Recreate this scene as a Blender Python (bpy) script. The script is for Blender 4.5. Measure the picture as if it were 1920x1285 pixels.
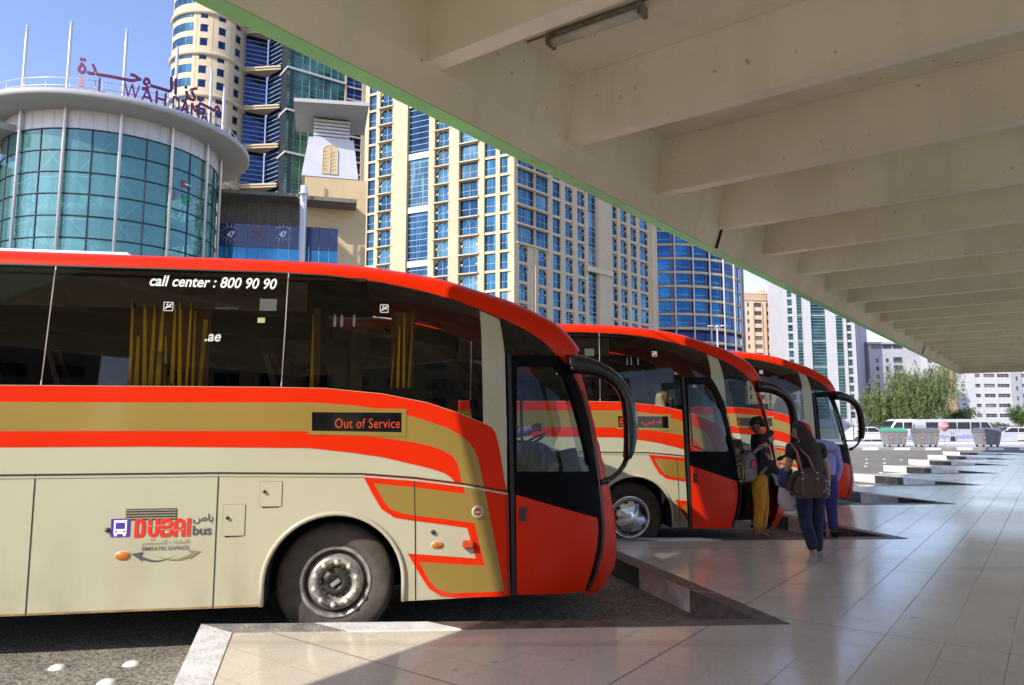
import bpy, bmesh, math, random
from math import sin, cos, pi, radians as R, sqrt
from mathutils import Vector, Matrix, geometry

for _o in list(bpy.data.objects):
    bpy.data.objects.remove(_o)
S = bpy.context.scene
C = S.collection
random.seed(7)

# ------------------------------------------------------------------ camera, sky, sun, exposure
FPX, PITCH, EYE = 1363.0, R(6.24), 1.65          # focal length in photo pixels (1920 wide), tilt up, eye height
CP, SP = cos(PITCH), sin(PITCH)
cam = bpy.data.cameras.new('camera')
cam.sensor_width = 36.0
cam.lens = 36.0 * FPX / 1920.0
cam.clip_start, cam.clip_end = 0.05, 3000.0
cam_ob = bpy.data.objects.new('camera', cam)
cam_ob.location = (0, 0, EYE)
cam_ob.rotation_euler = (pi / 2 + PITCH, 0, 0)
C.objects.link(cam_ob)
S.camera = cam_ob

LIGHT = Vector((0.994, 1.05, -1.0)).normalized()   # direction the sunlight travels
SUN_EL = math.asin(-LIGHT.z)
SUN_AZ = math.atan2(-LIGHT.x, -LIGHT.y)
world = bpy.data.worlds.new('World')
S.world = world
world.use_nodes = True
wn = world.node_tree
sky = wn.nodes.new('ShaderNodeTexSky')
sky.sky_type = 'NISHITA'
sky.sun_disc = False
sky.sun_elevation = SUN_EL
sky.sun_rotation = SUN_AZ % (2 * pi)
sky.air_density, sky.dust_density, sky.ozone_density = 1.0, 0.6, 3.0
tint = wn.nodes.new('ShaderNodeMix'); tint.data_type = 'RGBA'; tint.blend_type = 'MULTIPLY'; tint.inputs[0].default_value = 1.0
tint.inputs[7].default_value = (0.90, 0.79, 0.85, 1)
wn.links.new(sky.outputs[0], tint.inputs[6])
wn.links.new(tint.outputs[2], wn.nodes['Background'].inputs[0])
wn.nodes['Background'].inputs[1].default_value = 0.15
sun = bpy.data.lights.new('sun', 'SUN')
sun.energy, sun.angle, sun.color = 2.25, R(0.5), (1.0, 0.94, 0.84)
sun_ob = bpy.data.objects.new('sun', sun)
sun_ob.rotation_euler = LIGHT.to_track_quat('-Z', 'Y').to_euler()
sun_ob.location = (-20, -20, 40)
C.objects.link(sun_ob)
S.view_settings.view_transform = 'Standard'
S.view_settings.look = 'None'
S.view_settings.exposure = 1.25
S.view_settings.gamma = 1.0
S.cycles.max_bounces = 10
S.cycles.transparent_max_bounces = 24
S.cycles.caustics_reflective = False
S.cycles.caustics_refractive = False

# ------------------------------------------------------------------ measuring helpers (photo pixel -> point at a real distance)
def ray(x, y):
    u, v = (x - 960) / FPX, -(y - 642.5) / FPX
    return Vector((u, CP - v * SP, SP + v * CP))
EYEP = Vector((0, 0, EYE))
def at_z(x, y, z=0.0):
    d = ray(x, y); return EYEP + d * ((z - EYE) / d.z)
def at_y(x, y, Y):
    d = ray(x, y); return EYEP + d * (Y / d.y)
def at_r(x, y, r):
    d = ray(x, y); return EYEP + d * (r / sqrt(d.x * d.x + d.y * d.y))

# ------------------------------------------------------------------ materials
def new_mat(name):
    m = bpy.data.materials.new(name); m.use_nodes = True
    return m, m.node_tree, m.node_tree.nodes['Principled BSDF']
def mat(name, col, rough=0.6, metal=0.0, var=0.08, vs=2.0, bump=0.0, bs=40.0, spec=0.5, coat=0.0, rvar=0.0, emit=None, estr=0.0, alpha=1.0, streak=False):
    m, nt, b = new_mat(name)
    b.inputs['Roughness'].default_value = rough
    b.inputs['Metallic'].default_value = metal
    b.inputs['Specular IOR Level'].default_value = spec
    b.inputs['Coat Weight'].default_value = coat
    b.inputs['Coat Roughness'].default_value = 0.08
    b.inputs['Alpha'].default_value = alpha
    b.inputs['Base Color'].default_value = (*col, 1)
    if emit:
        b.inputs['Emission Color'].default_value = (*emit, 1); b.inputs['Emission Strength'].default_value = estr
    if var or bump or rvar:
        tc = nt.nodes.new('ShaderNodeTexCoord')
        src = tc.outputs['Object']
        if streak:
            mp = nt.nodes.new('ShaderNodeMapping'); mp.inputs['Scale'].default_value = (1, 1, 0.15)
            nt.links.new(src, mp.inputs[0]); src = mp.outputs[0]
        n = nt.nodes.new('ShaderNodeTexNoise'); n.inputs['Scale'].default_value = vs; n.inputs['Detail'].default_value = 6; n.inputs['Roughness'].default_value = 0.6
        nt.links.new(src, n.inputs['Vector'])
        if var:
            r = nt.nodes.new('ShaderNodeValToRGB')
            r.color_ramp.elements[0].position, r.color_ramp.elements[1].position = 0.3, 0.7
            r.color_ramp.elements[0].color = (*[c * (1 - var) for c in col], 1)
            r.color_ramp.elements[1].color = (*[min(1, c * (1 + var)) for c in col], 1)
            nt.links.new(n.outputs['Fac'], r.inputs[0]); nt.links.new(r.outputs[0], b.inputs['Base Color'])
        if rvar:
            mr = nt.nodes.new('ShaderNodeMapRange'); mr.inputs['From Min'].default_value, mr.inputs['From Max'].default_value = 0.3, 0.7
            mr.inputs['To Min'].default_value, mr.inputs['To Max'].default_value = max(0, rough - rvar), rough + rvar
            nt.links.new(n.outputs['Fac'], mr.inputs[0]); nt.links.new(mr.outputs[0], b.inputs['Roughness'])
        if bump:
            n2 = nt.nodes.new('ShaderNodeTexNoise'); n2.inputs['Scale'].default_value = bs; n2.inputs['Detail'].default_value = 5
            nt.links.new(tc.outputs['Object'], n2.inputs['Vector'])
            bp = nt.nodes.new('ShaderNodeBump'); bp.inputs['Strength'].default_value = bump; bp.inputs['Distance'].default_value = 0.02
            nt.links.new(n2.outputs['Fac'], bp.inputs['Height']); nt.links.new(bp.outputs[0], b.inputs['Normal'])
    return m
def glass(name, tint, refl=0.06, rough=0.02, facing=0.6):
    """Thin tinted pane: what is behind shows through the tint, plus a mirror reflection that grows at grazing angles."""
    m, nt, b = new_mat(name)
    nt.nodes.remove(b)
    out = nt.nodes['Material Output']
    tr = nt.nodes.new('ShaderNodeBsdfTransparent'); tr.inputs[0].default_value = (*tint, 1)
    gl = nt.nodes.new('ShaderNodeBsdfGlossy'); gl.inputs[0].default_value = (1, 1, 1, 1); gl.inputs['Roughness'].default_value = rough
    lw = nt.nodes.new('ShaderNodeLayerWeight'); lw.inputs[0].default_value = 0.5
    pw = nt.nodes.new('ShaderNodeMath'); pw.operation = 'POWER'; pw.inputs[1].default_value = 3.0
    ml = nt.nodes.new('ShaderNodeMath'); ml.operation = 'MULTIPLY_ADD'; ml.inputs[1].default_value = facing; ml.inputs[2].default_value = refl
    mx = nt.nodes.new('ShaderNodeMixShader')
    nt.links.new(lw.outputs['Facing'], pw.inputs[0]); nt.links.new(pw.outputs[0], ml.inputs[0])
    nt.links.new(ml.outputs[0], mx.inputs[0]); nt.links.new(tr.outputs[0], mx.inputs[1]); nt.links.new(gl.outputs[0], mx.inputs[2])
    nt.links.new(mx.outputs[0], out.inputs[0])
    return m
def tower_glass(name, dark, tint, metal=0.75, rough=0.06, wob=0.15, curtain=None):
    """Reflective office glazing: coloured mirror coat over a dark pane; slight waviness, and per-window blinds."""
    m, nt, b = new_mat(name)
    b.inputs['Metallic'].default_value = metal
    b.inputs['Roughness'].default_value = rough
    tc = nt.nodes.new('ShaderNodeTexCoord')
    geo = nt.nodes.new('ShaderNodeNewGeometry')
    n = nt.nodes.new('ShaderNodeTexNoise'); n.inputs['Scale'].default_value = 0.22; n.inputs['Detail'].default_value = 4
    nt.links.new(geo.outputs['Position'], n.inputs['Vector'])
    r = nt.nodes.new('ShaderNodeValToRGB')
    r.color_ramp.elements[0].position, r.color_ramp.elements[1].position = 0.35, 0.68
    r.color_ramp.elements[0].color = (*dark, 1); r.color_ramp.elements[1].color = (*tint, 1)
    nt.links.new(n.outputs['Fac'], r.inputs[0])
    last = r.outputs[0]
    if curtain:
        mp = nt.nodes.new('ShaderNodeMapping'); mp.inputs['Scale'].default_value = (2.5, 2.5, 0.12)
        nt.links.new(geo.outputs['Position'], mp.inputs[0])
        n3 = nt.nodes.new('ShaderNodeTexNoise'); n3.inputs['Scale'].default_value = 1.2; n3.inputs['Detail'].default_value = 2
        nt.links.new(mp.outputs[0], n3.inputs['Vector'])
        r3 = nt.nodes.new('ShaderNodeValToRGB'); r3.color_ramp.elements[0].position, r3.color_ramp.elements[1].position = 0.52, 0.66
        r3.color_ramp.elements[0].color = (0, 0, 0, 1); r3.color_ramp.elements[1].color = (0.55, 0.55, 0.55, 1)
        nt.links.new(n3.outputs['Fac'], r3.inputs[0])
        mx = nt.nodes.new('ShaderNodeMix'); mx.data_type = 'RGBA'
        nt.links.new(r3.outputs[0], mx.inputs[0]); nt.links.new(last, mx.inputs[6]); mx.inputs[7].default_value = (*curtain, 1)
        last = mx.outputs[2]
    nt.links.new(last, b.inputs['Base Color'])
    n2 = nt.nodes.new('ShaderNodeTexNoise'); n2.inputs['Scale'].default_value = 0.5
    nt.links.new(geo.outputs['Position'], n2.inputs['Vector'])
    bp = nt.nodes.new('ShaderNodeBump'); bp.inputs['Strength'].default_value = wob; bp.inputs['Distance'].default_value = 0.2
    nt.links.new(n2.outputs['Fac'], bp.inputs['Height']); nt.links.new(bp.outputs[0], b.inputs['Normal'])
    return m

# ------------------------------------------------------------------ mesh and object helpers
ORG = {}
def thing(name, label, cat, loc=(0, 0, 0), rotz=0.0, group=None, local=False):
    o = bpy.data.objects.new(name, None); C.objects.link(o)
    o.empty_display_size = 0.2
    o.location = loc; o.rotation_euler = (0, 0, rotz)
    tag(o, label, cat, group)
    ORG[o.name] = Vector((0, 0, 0)) if local else Vector(loc)
    return o
def tag(o, label, cat, group=None, kind=None):
    if label: o['label'] = label
    if cat: o['category'] = cat
    if group: o['group'] = group
    if kind: o['kind'] = kind
    return o
class MB:
    def __init__(s): s.v, s.f, s.mi, s.sm = [], [], [], []
    def add(s, vs, fs, mi=0, sm=False):
        k = len(s.v); s.v += [tuple(p) for p in vs]
        for f in fs: s.f.append([i + k for i in f]); s.mi.append(mi); s.sm.append(sm)
        return s
    def box(s, a, b, mi=0):
        x0, y0, z0 = [min(p, q) for p, q in zip(a, b)]; x1, y1, z1 = [max(p, q) for p, q in zip(a, b)]
        return s.hexa([(x0, y0, z0), (x1, y0, z0), (x1, y1, z0), (x0, y1, z0), (x0, y0, z1), (x1, y0, z1), (x1, y1, z1), (x0, y1, z1)], mi)
    def hexa(s, p, mi=0):
        return s.add(p, [(0, 3, 2, 1), (4, 5, 6, 7), (0, 1, 5, 4), (1, 2, 6, 5), (2, 3, 7, 6), (3, 0, 4, 7)], mi)
    def obox(s, c, ax, ay, az, mi=0):
        c, ax, ay, az = Vector(c), Vector(ax), Vector(ay), Vector(az)
        P = lambda i, j, k: c + ax * i + ay * j + az * k
        return s.hexa([P(-1, -1, -1), P(1, -1, -1), P(1, 1, -1), P(-1, 1, -1), P(-1, -1, 1), P(1, -1, 1), P(1, 1, 1), P(-1, 1, 1)], mi)
    def prism(s, pts, ext, mi=0, sm=False, mi_side=None):
        n = len(pts); e = Vector(ext); a = [Vector(p) for p in pts]; k = a + [p + e for p in a]
        s.add(k, [list(range(n))[::-1], list(range(n, 2 * n))], mi)
        s.add(k, [(i, (i + 1) % n, (i + 1) % n + n, i + n) for i in range(n)], mi if mi_side is None else mi_side, sm)
        return s
    def tube(s, path, r, n=8, mi=0, cap=True, flat=None, up=None):
        P = [Vector(p) for p in path]; m = len(P)
        rr = r if isinstance(r, (list, tuple)) else [r] * m
        vs = []; prev = None
        for i, p in enumerate(P):
            t = (P[min(i + 1, m - 1)] - P[max(i - 1, 0)]).normalized()
            if prev is None:
                a = Vector((0, 0, 1)) if up is None else Vector(up)
                if abs(t.dot(a)) > 0.95: a = Vector((1, 0, 0)) if abs(t.x) < 0.9 else Vector((0, 1, 0))
                x = t.cross(a).normalized()
            else:
                x = (prev - t * prev.dot(t)).normalized()
            prev = x; y = t.cross(x)
            q = rr[i] if isinstance(rr[i], (list, tuple)) else (rr[i], rr[i])
            vs += [p + x * q[0] * cos(2 * pi * j / n) + y * q[1] * sin(2 * pi * j / n) for j in range(n)]
        fs = [(i * n + j, i * n + (j + 1) % n, (i + 1) * n + (j + 1) % n, (i + 1) * n + j) for i in range(m - 1) for j in range(n)]
        s.add(vs, fs, mi, True)
        if cap: s.add(vs[:n], [list(range(n))[::-1]], mi); s.add(vs[-n:], [list(range(n))], mi)
        return s
    def lathe(s, prof, o, ax, n=32, mi=0, sm=True):
        """prof: (radius, height along ax)."""
        o, ax = Vector(o), Vector(ax).normalized()
        x = ax.orthogonal().normalized(); y = ax.cross(x)
        vs = [o + ax * h + (x * cos(2 * pi * j / n) + y * sin(2 * pi * j / n)) * r for r, h in prof for j in range(n)]
        m = len(prof)
        return s.add(vs, [(i * n + j, i * n + (j + 1) % n, (i + 1) * n + (j + 1) % n, (i + 1) * n + j) for i in range(m - 1) for j in range(n)], mi, sm)
    def ball(s, c, r, mi=0, n=12, m=8):
        c = Vector(c); r = r if isinstance(r, (list, tuple)) else (r, r, r)
        vs = [c + Vector((r[0] * sin(pi * i / m) * cos(2 * pi * j / n), r[1] * sin(pi * i / m) * sin(2 * pi * j / n), r[2] * cos(pi * i / m))) for i in range(m + 1) for j in range(n)]
        return s.add(vs, [(i * n + j, (i + 1) * n + j, (i + 1) * n + (j + 1) % n, i * n + (j + 1) % n) for i in range(m) for j in range(n)], mi, True)
    def quad(s, a, b, c, d, mi=0): return s.add([a, b, c, d], [(0, 1, 2, 3)], mi)
    def build(s, name, mats, parent=None, bevel=0.0, merge=True):
        mats = mats if isinstance(mats, (list, tuple)) else [mats]
        org = ORG.get(parent.name, Vector()) if parent else Vector()
        me = bpy.data.meshes.new(name)
        me.from_pydata([tuple(Vector(p) - org) for p in s.v], [], s.f)
        for m in mats: me.materials.append(m)
        me.polygons.foreach_set('material_index', s.mi); me.polygons.foreach_set('use_smooth', s.sm)
        if merge:
            bm = bmesh.new(); bm.from_mesh(me)
            bmesh.ops.remove_doubles(bm, verts=bm.verts, dist=1e-5)
            if bevel:
                es = [e for e in bm.edges if len(e.link_faces) == 2 and e.calc_face_angle(0) > 0.5]
                bmesh.ops.bevel(bm, geom=es, offset=bevel, segments=2, affect='EDGES', clamp_overlap=True)
            bm.to_mesh(me); bm.free()
        me.update()
        o = bpy.data.objects.new(name, me); C.objects.link(o)
        if parent: o.parent = parent; ORG[o.name] = org
        return o
def structure(mb, name, mats, **k):
    o = mb.build(name, mats, **k); o['kind'] = 'structure'; return o
def copy_tree(o, parent=None):
    c = o.copy(); C.objects.link(c)
    if parent: c.parent = parent
    for ch in list(o.children): copy_tree(ch, c)
    return c
_txt = {}
def text2d(s, shear=0.0, bold=0.0, spacing=1.0):
    """Lettering outline as a flat mesh, scaled so that digits and capitals are 1 high."""
    key = (s, shear, bold, spacing)
    if key not in _txt:
        c = bpy.data.curves.new('lettering', 'FONT'); c.body = s; c.size = 1.0; c.shear = shear; c.offset = bold; c.space_character = spacing
        c.resolution_u = 3
        o = bpy.data.objects.new('lettering', c); C.objects.link(o)
        bpy.context.view_layer.update()
        me = bpy.data.meshes.new_from_object(o.evaluated_get(bpy.context.evaluated_depsgraph_get()))
        vs = [(v.co.x, v.co.y) for v in me.vertices]; fs = [list(p.vertices) for p in me.polygons]
        bpy.data.objects.remove(o); bpy.data.curves.remove(c); bpy.data.meshes.remove(me)
        _txt[key] = (vs, fs)
    vs, fs = _txt[key]
    x0, x1 = min(p[0] for p in vs), max(p[0] for p in vs); y0, y1 = min(p[1] for p in vs), max(p[1] for p in vs)
    return vs, fs, (x0, x1, y0, y1)
def put_text(mb, s, fn, x0, x1, y0, y1, mi=0, keep=False, **k):
    """Fit the lettering into the box x0..x1, y0..y1 of fn(x, y) -> 3-D point."""
    vs, fs, (a0, a1, b0, b1) = text2d(s, **k)
    pts = [fn(x0 + (p[0] - a0) / (a1 - a0) * (x1 - x0), y0 + (p[1] - b0) / (b1 - b0) * (y1 - y0)) for p in vs]
    mb.add(pts, fs, mi)
def skin_mesh(nodes, edges, sub=2):
    """nodes: list of (co, radius or (rx, ry)); one continuous skinned surface. Returns verts, faces."""
    me = bpy.data.meshes.new('skin'); me.from_pydata([tuple(n[0]) for n in nodes], edges, [])
    o = bpy.data.objects.new('skin', me); C.objects.link(o)
    o.modifiers.new('skin', 'SKIN'); sb = o.modifiers.new('sub', 'SUBSURF'); sb.levels = sub; sb.render_levels = sub
    sv = me.skin_vertices[0].data
    for i, n in enumerate(nodes):
        r = n[1] if isinstance(n[1], (tuple, list)) else (n[1], n[1])
        sv[i].radius = r; sv[i].use_root = (i == 0)
    bpy.context.view_layer.update()
    m2 = bpy.data.meshes.new_from_object(o.evaluated_get(bpy.context.evaluated_depsgraph_get()))
    vs = [tuple(v.co) for v in m2.vertices]; fs = [list(p.vertices) for p in m2.polygons]
    bpy.data.objects.remove(o); bpy.data.meshes.remove(me); bpy.data.meshes.remove(m2)
    return vs, fs

# ------------------------------------------------------------------ the setting: road, platform, kerbs
ROAD = -0.218
EV, NV = Vector((0.597, 0.802, 0)), Vector((0.802, -0.597, 0))      # along the canopy, and across it (towards its inside)
def st(s, t, z=0.0): return NV * s + EV * t + Vector((0, 0, z))

def asphalt(name, c0, c1, scale=55.0):
    m, nt, b = new_mat(name)
    geo = nt.nodes.new('ShaderNodeNewGeometry')
    v = nt.nodes.new('ShaderNodeTexVoronoi'); v.inputs['Scale'].default_value = scale
    n = nt.nodes.new('ShaderNodeTexNoise'); n.inputs['Scale'].default_value = 0.9; n.inputs['Detail'].default_value = 9; n.inputs['Roughness'].default_value = .65; n.inputs['Distortion'].default_value = 1.2
    r = nt.nodes.new('ShaderNodeValToRGB'); r.color_ramp.elements[0].position, r.color_ramp.elements[1].position = 0.15, 0.95
    r.color_ramp.elements[0].color = (*c0, 1); r.color_ramp.elements[1].color = (*c1, 1)
    mx = nt.nodes.new('ShaderNodeMix'); mx.data_type = 'RGBA'; mx.blend_type = 'MULTIPLY'; mx.inputs[0].default_value = 0.55
    r2 = nt.nodes.new('ShaderNodeValToRGB'); r2.color_ramp.elements[0].position, r2.color_ramp.elements[1].position = 0.35, 0.65
    r2.color_ramp.elements[0].color = (0.30, 0.28, 0.26, 1); r2.color_ramp.elements[1].color = (1, 1, 1, 1)
    for t in (v, n): nt.links.new(geo.outputs['Position'], t.inputs['Vector'])
    hs = nt.nodes.new('ShaderNodeSeparateColor')
    nt.links.new(v.outputs['Color'], hs.inputs[0]); nt.links.new(hs.outputs[0], r.inputs[0])
    nt.links.new(n.outputs['Fac'], r2.inputs[0]); nt.links.new(r.outputs[0], mx.inputs[6]); nt.links.new(r2.outputs[0], mx.inputs[7])
    nt.links.new(mx.outputs[2], b.inputs['Base Color'])
    b.inputs['Roughness'].default_value = 0.85
    bp = nt.nodes.new('ShaderNodeBump'); bp.inputs['Strength'].default_value = 0.6; bp.inputs['Distance'].default_value = 0.006
    nt.links.new(v.outputs['Distance'], bp.inputs['Height']); nt.links.new(bp.outputs[0], b.inputs['Normal'])
    return m

def tiled_floor(name):
    """Polished terrazzo tiles laid along the canopy: fine joints every 0.4 m, wide dark joints every few metres, speckle, scuffs."""
    m, nt, b = new_mat(name)
    N = nt.nodes.new; L = nt.links.new
    geo = N('ShaderNodeNewGeometry'); mp = N('ShaderNodeMapping'); mp.vector_type = 'TEXTURE'
    mp.inputs['Rotation'].default_value = (0, 0, math.atan2(EV.y, EV.x))
    L(geo.outputs['Position'], mp.inputs[0])
    sx = N('ShaderNodeSeparateXYZ'); L(mp.outputs[0], sx.inputs[0])
    def M(op, a, bb=None, cc=None):
        n = N('ShaderNodeMath'); n.operation = op
        for i, q in enumerate((a, bb, cc)):
            if q is None: continue
            if isinstance(q, (int, float)): n.inputs[i].default_value = q
            else: L(q, n.inputs[i])
        return n.outputs[0]
    def joint(co, off, size, half):
        f = M('PINGPONG', M('ADD', co, off), size / 2)      # 0 at joints
        return M('LESS_THAN', f, half)
    wob = N('ShaderNodeTexNoise'); wob.inputs['Scale'].default_value = 1.7; L(geo.outputs['Position'], wob.inputs['Vector'])
    w = M('MULTIPLY', M('SUBTRACT', wob.outputs['Fac'], 0.5), 0.012)
    cx = M('ADD', sx.outputs[0], w); cy = M('ADD', sx.outputs[1], w)
    # x runs along EV (t), y runs along -NV
    fine = M('MAXIMUM', joint(cx, -6.48 + 0.05, 0.40, 0.0040), joint(cy, -2.376, 0.40, 0.0040))
    wide = M('MAXIMUM', joint(cx, -6.48, 2.84, 0.0045), joint(cy, -2.376, 4.8, 0.0055))
    patch = N('ShaderNodeTexNoise'); patch.inputs['Scale'].default_value = 0.9; L(geo.outputs['Position'], patch.inputs['Vector'])
    pf = N('ShaderNodeMapRange'); pf.inputs['From Min'].default_value, pf.inputs['From Max'].default_value = 0.40, 0.62; L(patch.outputs['Fac'], pf.inputs[0])
    fine = M('MULTIPLY', fine, M('MULTIPLY_ADD', pf.outputs[0], 0.45, 0.5))
    # per-tile tone
    tl = N('ShaderNodeTexWhiteNoise'); tl.noise_dimensions = '2D'
    cmb = N('ShaderNodeCombineXYZ'); L(M('FLOOR', M('DIVIDE', M('ADD', cx, -6.43), 0.4)), cmb.inputs[0]); L(M('FLOOR', M('DIVIDE', M('ADD', cy, -2.376), 0.4)), cmb.inputs[1])
    L(cmb.outputs[0], tl.inputs[0])
    big = N('ShaderNodeTexNoise'); big.inputs['Scale'].default_value = 0.35; big.inputs['Detail'].default_value = 7; L(geo.outputs['Position'], big.inputs['Vector'])
    spk = N('ShaderNodeTexVoronoi'); spk.inputs['Scale'].default_value = 110; L(geo.outputs['Position'], spk.inputs['Vector'])
    spc = N('ShaderNodeSeparateColor'); L(spk.outputs['Color'], spc.inputs[0])
    tone = M('ADD', M('ADD', M('MULTIPLY', tl.outputs[0], 0.10), M('MULTIPLY', big.outputs['Fac'], 0.75)), M('MULTIPLY', spc.outputs[0], 0.22))
    r = N('ShaderNodeValToRGB'); r.color_ramp.elements[0].position, r.color_ramp.elements[1].position = 0.3, 0.8
    r.color_ramp.elements[0].color = (0.58, 0.52, 0.41, 1); r.color_ramp.elements[1].color = (0.88, 0.80, 0.64, 1)
    L(tone, r.inputs[0])
    def dark(prev, fac, col, amt):
        mx = N('ShaderNodeMix'); mx.data_type = 'RGBA'; L(M('MULTIPLY', fac, amt), mx.inputs[0]); L(prev, mx.inputs[6]); mx.inputs[7].default_value = (*col, 1)
        return mx.outputs[2]
    col = dark(r.outputs[0], fine, (0.24, 0.21, 0.16), 0.75)
    col = dark(col, wide, (0.04, 0.036, 0.03), 0.8)
    sc = N('ShaderNodeTexNoise'); sc.inputs['Scale'].default_value = 6; sc.inputs['Detail'].default_value = 3; L(geo.outputs['Position'], sc.inputs['Vector'])
    sr = N('ShaderNodeMapRange'); sr.inputs['From Min'].default_value, sr.inputs['From Max'].default_value = 0.70, 0.76; L(sc.outputs['Fac'], sr.inputs[0])
    col = dark(col, sr.outputs[0], (0.10, 0.09, 0.08), 0.5)
    mps = N('ShaderNodeMapping'); mps.inputs['Rotation'].default_value = (0, 0, R(-24)); mps.inputs['Scale'].default_value = (.12, 2.2, 1); L(geo.outputs['Position'], mps.inputs[0])
    stn = N('ShaderNodeTexNoise'); stn.inputs['Scale'].default_value = 1.0; stn.inputs['Detail'].default_value = 4; L(mps.outputs[0], stn.inputs['Vector'])
    s1 = N('ShaderNodeMapRange'); s1.inputs['From Min'].default_value, s1.inputs['From Max'].default_value = 0.58, 0.70; L(stn.outputs['Fac'], s1.inputs[0])
    col = dark(col, s1.outputs[0], (0.86, 0.82, 0.72), 0.35)
    s2 = N('ShaderNodeMapRange'); s2.inputs['From Min'].default_value, s2.inputs['From Max'].default_value = 0.42, 0.32; L(stn.outputs['Fac'], s2.inputs[0])
    col = dark(col, s2.outputs[0], (0.28, 0.25, 0.21), 0.35)
    vs_ = N('ShaderNodeTexVoronoi'); vs_.inputs['Scale'].default_value = 1.3; vs_.inputs['Randomness'].default_value = 1; L(geo.outputs['Position'], vs_.inputs['Vector'])
    gum = M('LESS_THAN', M('ADD', vs_.outputs['Distance'], M('MULTIPLY', wob.outputs['Fac'], .03)), .045)
    col = dark(col, gum, (0.09, 0.08, 0.07), 0.6)
    L(col, b.inputs['Base Color'])
    rg = M('MULTIPLY_ADD', big.outputs['Fac'], 0.22, 0.055)
    rg = M('ADD', rg, M('MULTIPLY', M('MAXIMUM', fine, wide), 0.4))
    L(rg, b.inputs['Roughness'])
    b.inputs['Specular IOR Level'].default_value = 0.45
    bp = N('ShaderNodeBump'); bp.inputs['Strength'].default_value = 0.12; bp.inputs['Distance'].default_value = 0.01
    L(M('ADD', M('MULTIPLY', M('MAXIMUM', fine, wide), -0.6), M('MULTIPLY', wob.outputs['Fac'], 0.6)), bp.inputs['Height']); L(bp.outputs[0], b.inputs['Normal'])
    return m

m_asph = asphalt('asphalt', (0.13, 0.122, 0.10), (0.44, 0.405, 0.33))
m_tile = tiled_floor('terrazzo_tiles')
m_kw = mat('kerb_white_paint', (0.70, 0.69, 0.66), 0.7, var=0.25, vs=5, bump=0.5, bs=30)
m_kb = mat('kerb_black_paint', (0.045, 0.04, 0.037), 0.5, var=0.6, vs=6, bump=0.5, bs=30)
m_kc = mat('kerb_bare_concrete', (0.27, 0.25, 0.22), 0.75, var=0.45, vs=5, bump=0.7, bs=35)
m_kbr = mat('kerb_brown_worn', (0.13, 0.105, 0.085), 0.45, var=0.55, vs=7, bump=0.6, bs=30)
m_conc = mat('pale_concrete', (0.50, 0.48, 0.44), 0.8, var=0.12, vs=0.8)

g = MB(); g.quad((-600, -120, ROAD), (700, -120, ROAD), (700, 1500, ROAD), (-600, 1500, ROAD))
structure(g, 'road', [m_asph])

PER = Vector((3.35, 4.40, 0)); TIP1 = Vector((2.07, 6.33, 0)); TL1 = Vector((-2.54, 6.165, 0))
edge = []
for i in range(-2, 9):
    edge += [TL1 + PER * (i - 1), TIP1 + PER * (i - 1)]
edge.append(TL1 + PER * 8)
far_t = edge[-1].dot(EV)
outline = edge + [st(14, far_t), st(14, edge[0].dot(EV))]
g = MB(); g.prism([(p.x, p.y, ROAD - 0.05) for p in outline], (0, 0, -ROAD + 0.05))
structure(g, 'platform', [m_tile, m_conc])

def inner_line(pts, w):
    """Offset an open polyline to its right by w with mitred corners."""
    out = []
    for i, p in enumerate(pts):
        ds = []
        if i > 0: ds.append((p - pts[i - 1]).normalized())
        if i < len(pts) - 1: ds.append((pts[i + 1] - p).normalized())
        ns = [Vector((d.y, -d.x, 0)) for d in ds]
        if len(ns) == 1: out.append(p + ns[0] * w)
        else:
            b = (ns[0] + ns[1]); b = b / max(1e-6, b.length); out.append(p + b * min(0.26 if i % 2 else 0.42, w / max(0.15, b.dot(ns[0]))))
    return out
inn = inner_line(edge, 0.29)
outp = inner_line(edge, -0.003)
kb = MB()
rk = random.Random(3)
for i in range(len(edge) - 1):
    a, b, c, d = outp[i], outp[i + 1], inn[i + 1], inn[i]
    back = (i % 2 == 0)                                # long edge beside a coach; the odd ones are the short front walls of the bays
    n = 5 if back else 4
    for k in range(n):
        f0, f1 = k / n, (k + 1) / n
        q = [a.lerp(b, f0), a.lerp(b, f1), d.lerp(c, f1), d.lerp(c, f0)]
        if back: mi = [2, 0, 3, 3, 3][k] if rk.random() < 2 else 2
        else: mi = [3 if i in (7, 9) else 1, 0, 1, 0][k]
        if i == 5: mi = 0
        zt = 0.006 + 0.002 * (k % 2)
        kb.hexa([(p.x, p.y, ROAD - 0.04) for p in q] + [(p.x, p.y, zt) for p in q], mi)
        if i in (7, 9): kb.mi[-5] = 3
structure(kb, 'platform_kerb', [m_kw, m_kb, m_kc, m_kbr], merge=False)

# islands and the street beyond the platform
g = MB(); g.box((14, 49.4, ROAD - 0.1), (140, 57.6, -0.07)); structure(g, 'far_pavement', [m_conc])
kb = MB()
for k in range(60):
    kb.box((14 + k * 1.05, 49.1, ROAD - 0.1), (14 + (k + 1) * 1.05, 49.397, -0.06), 0 if k % 2 else 1)
kb.box((14, 57.603, ROAD - 0.1), (140, 58.1, 0.10), 0)
structure(kb, 'far_kerb', [mat('far_kerb_white', (0.8, 0.79, 0.76), 0.7, var=0.1), mat('far_kerb_dark', (0.30, 0.28, 0.25), 0.7, var=0.2)])
g = MB(); g.box((-600, 72, ROAD - 0.1), (700, 76, -0.08)); structure(g, 'street_pavement', [m_conc])

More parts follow.
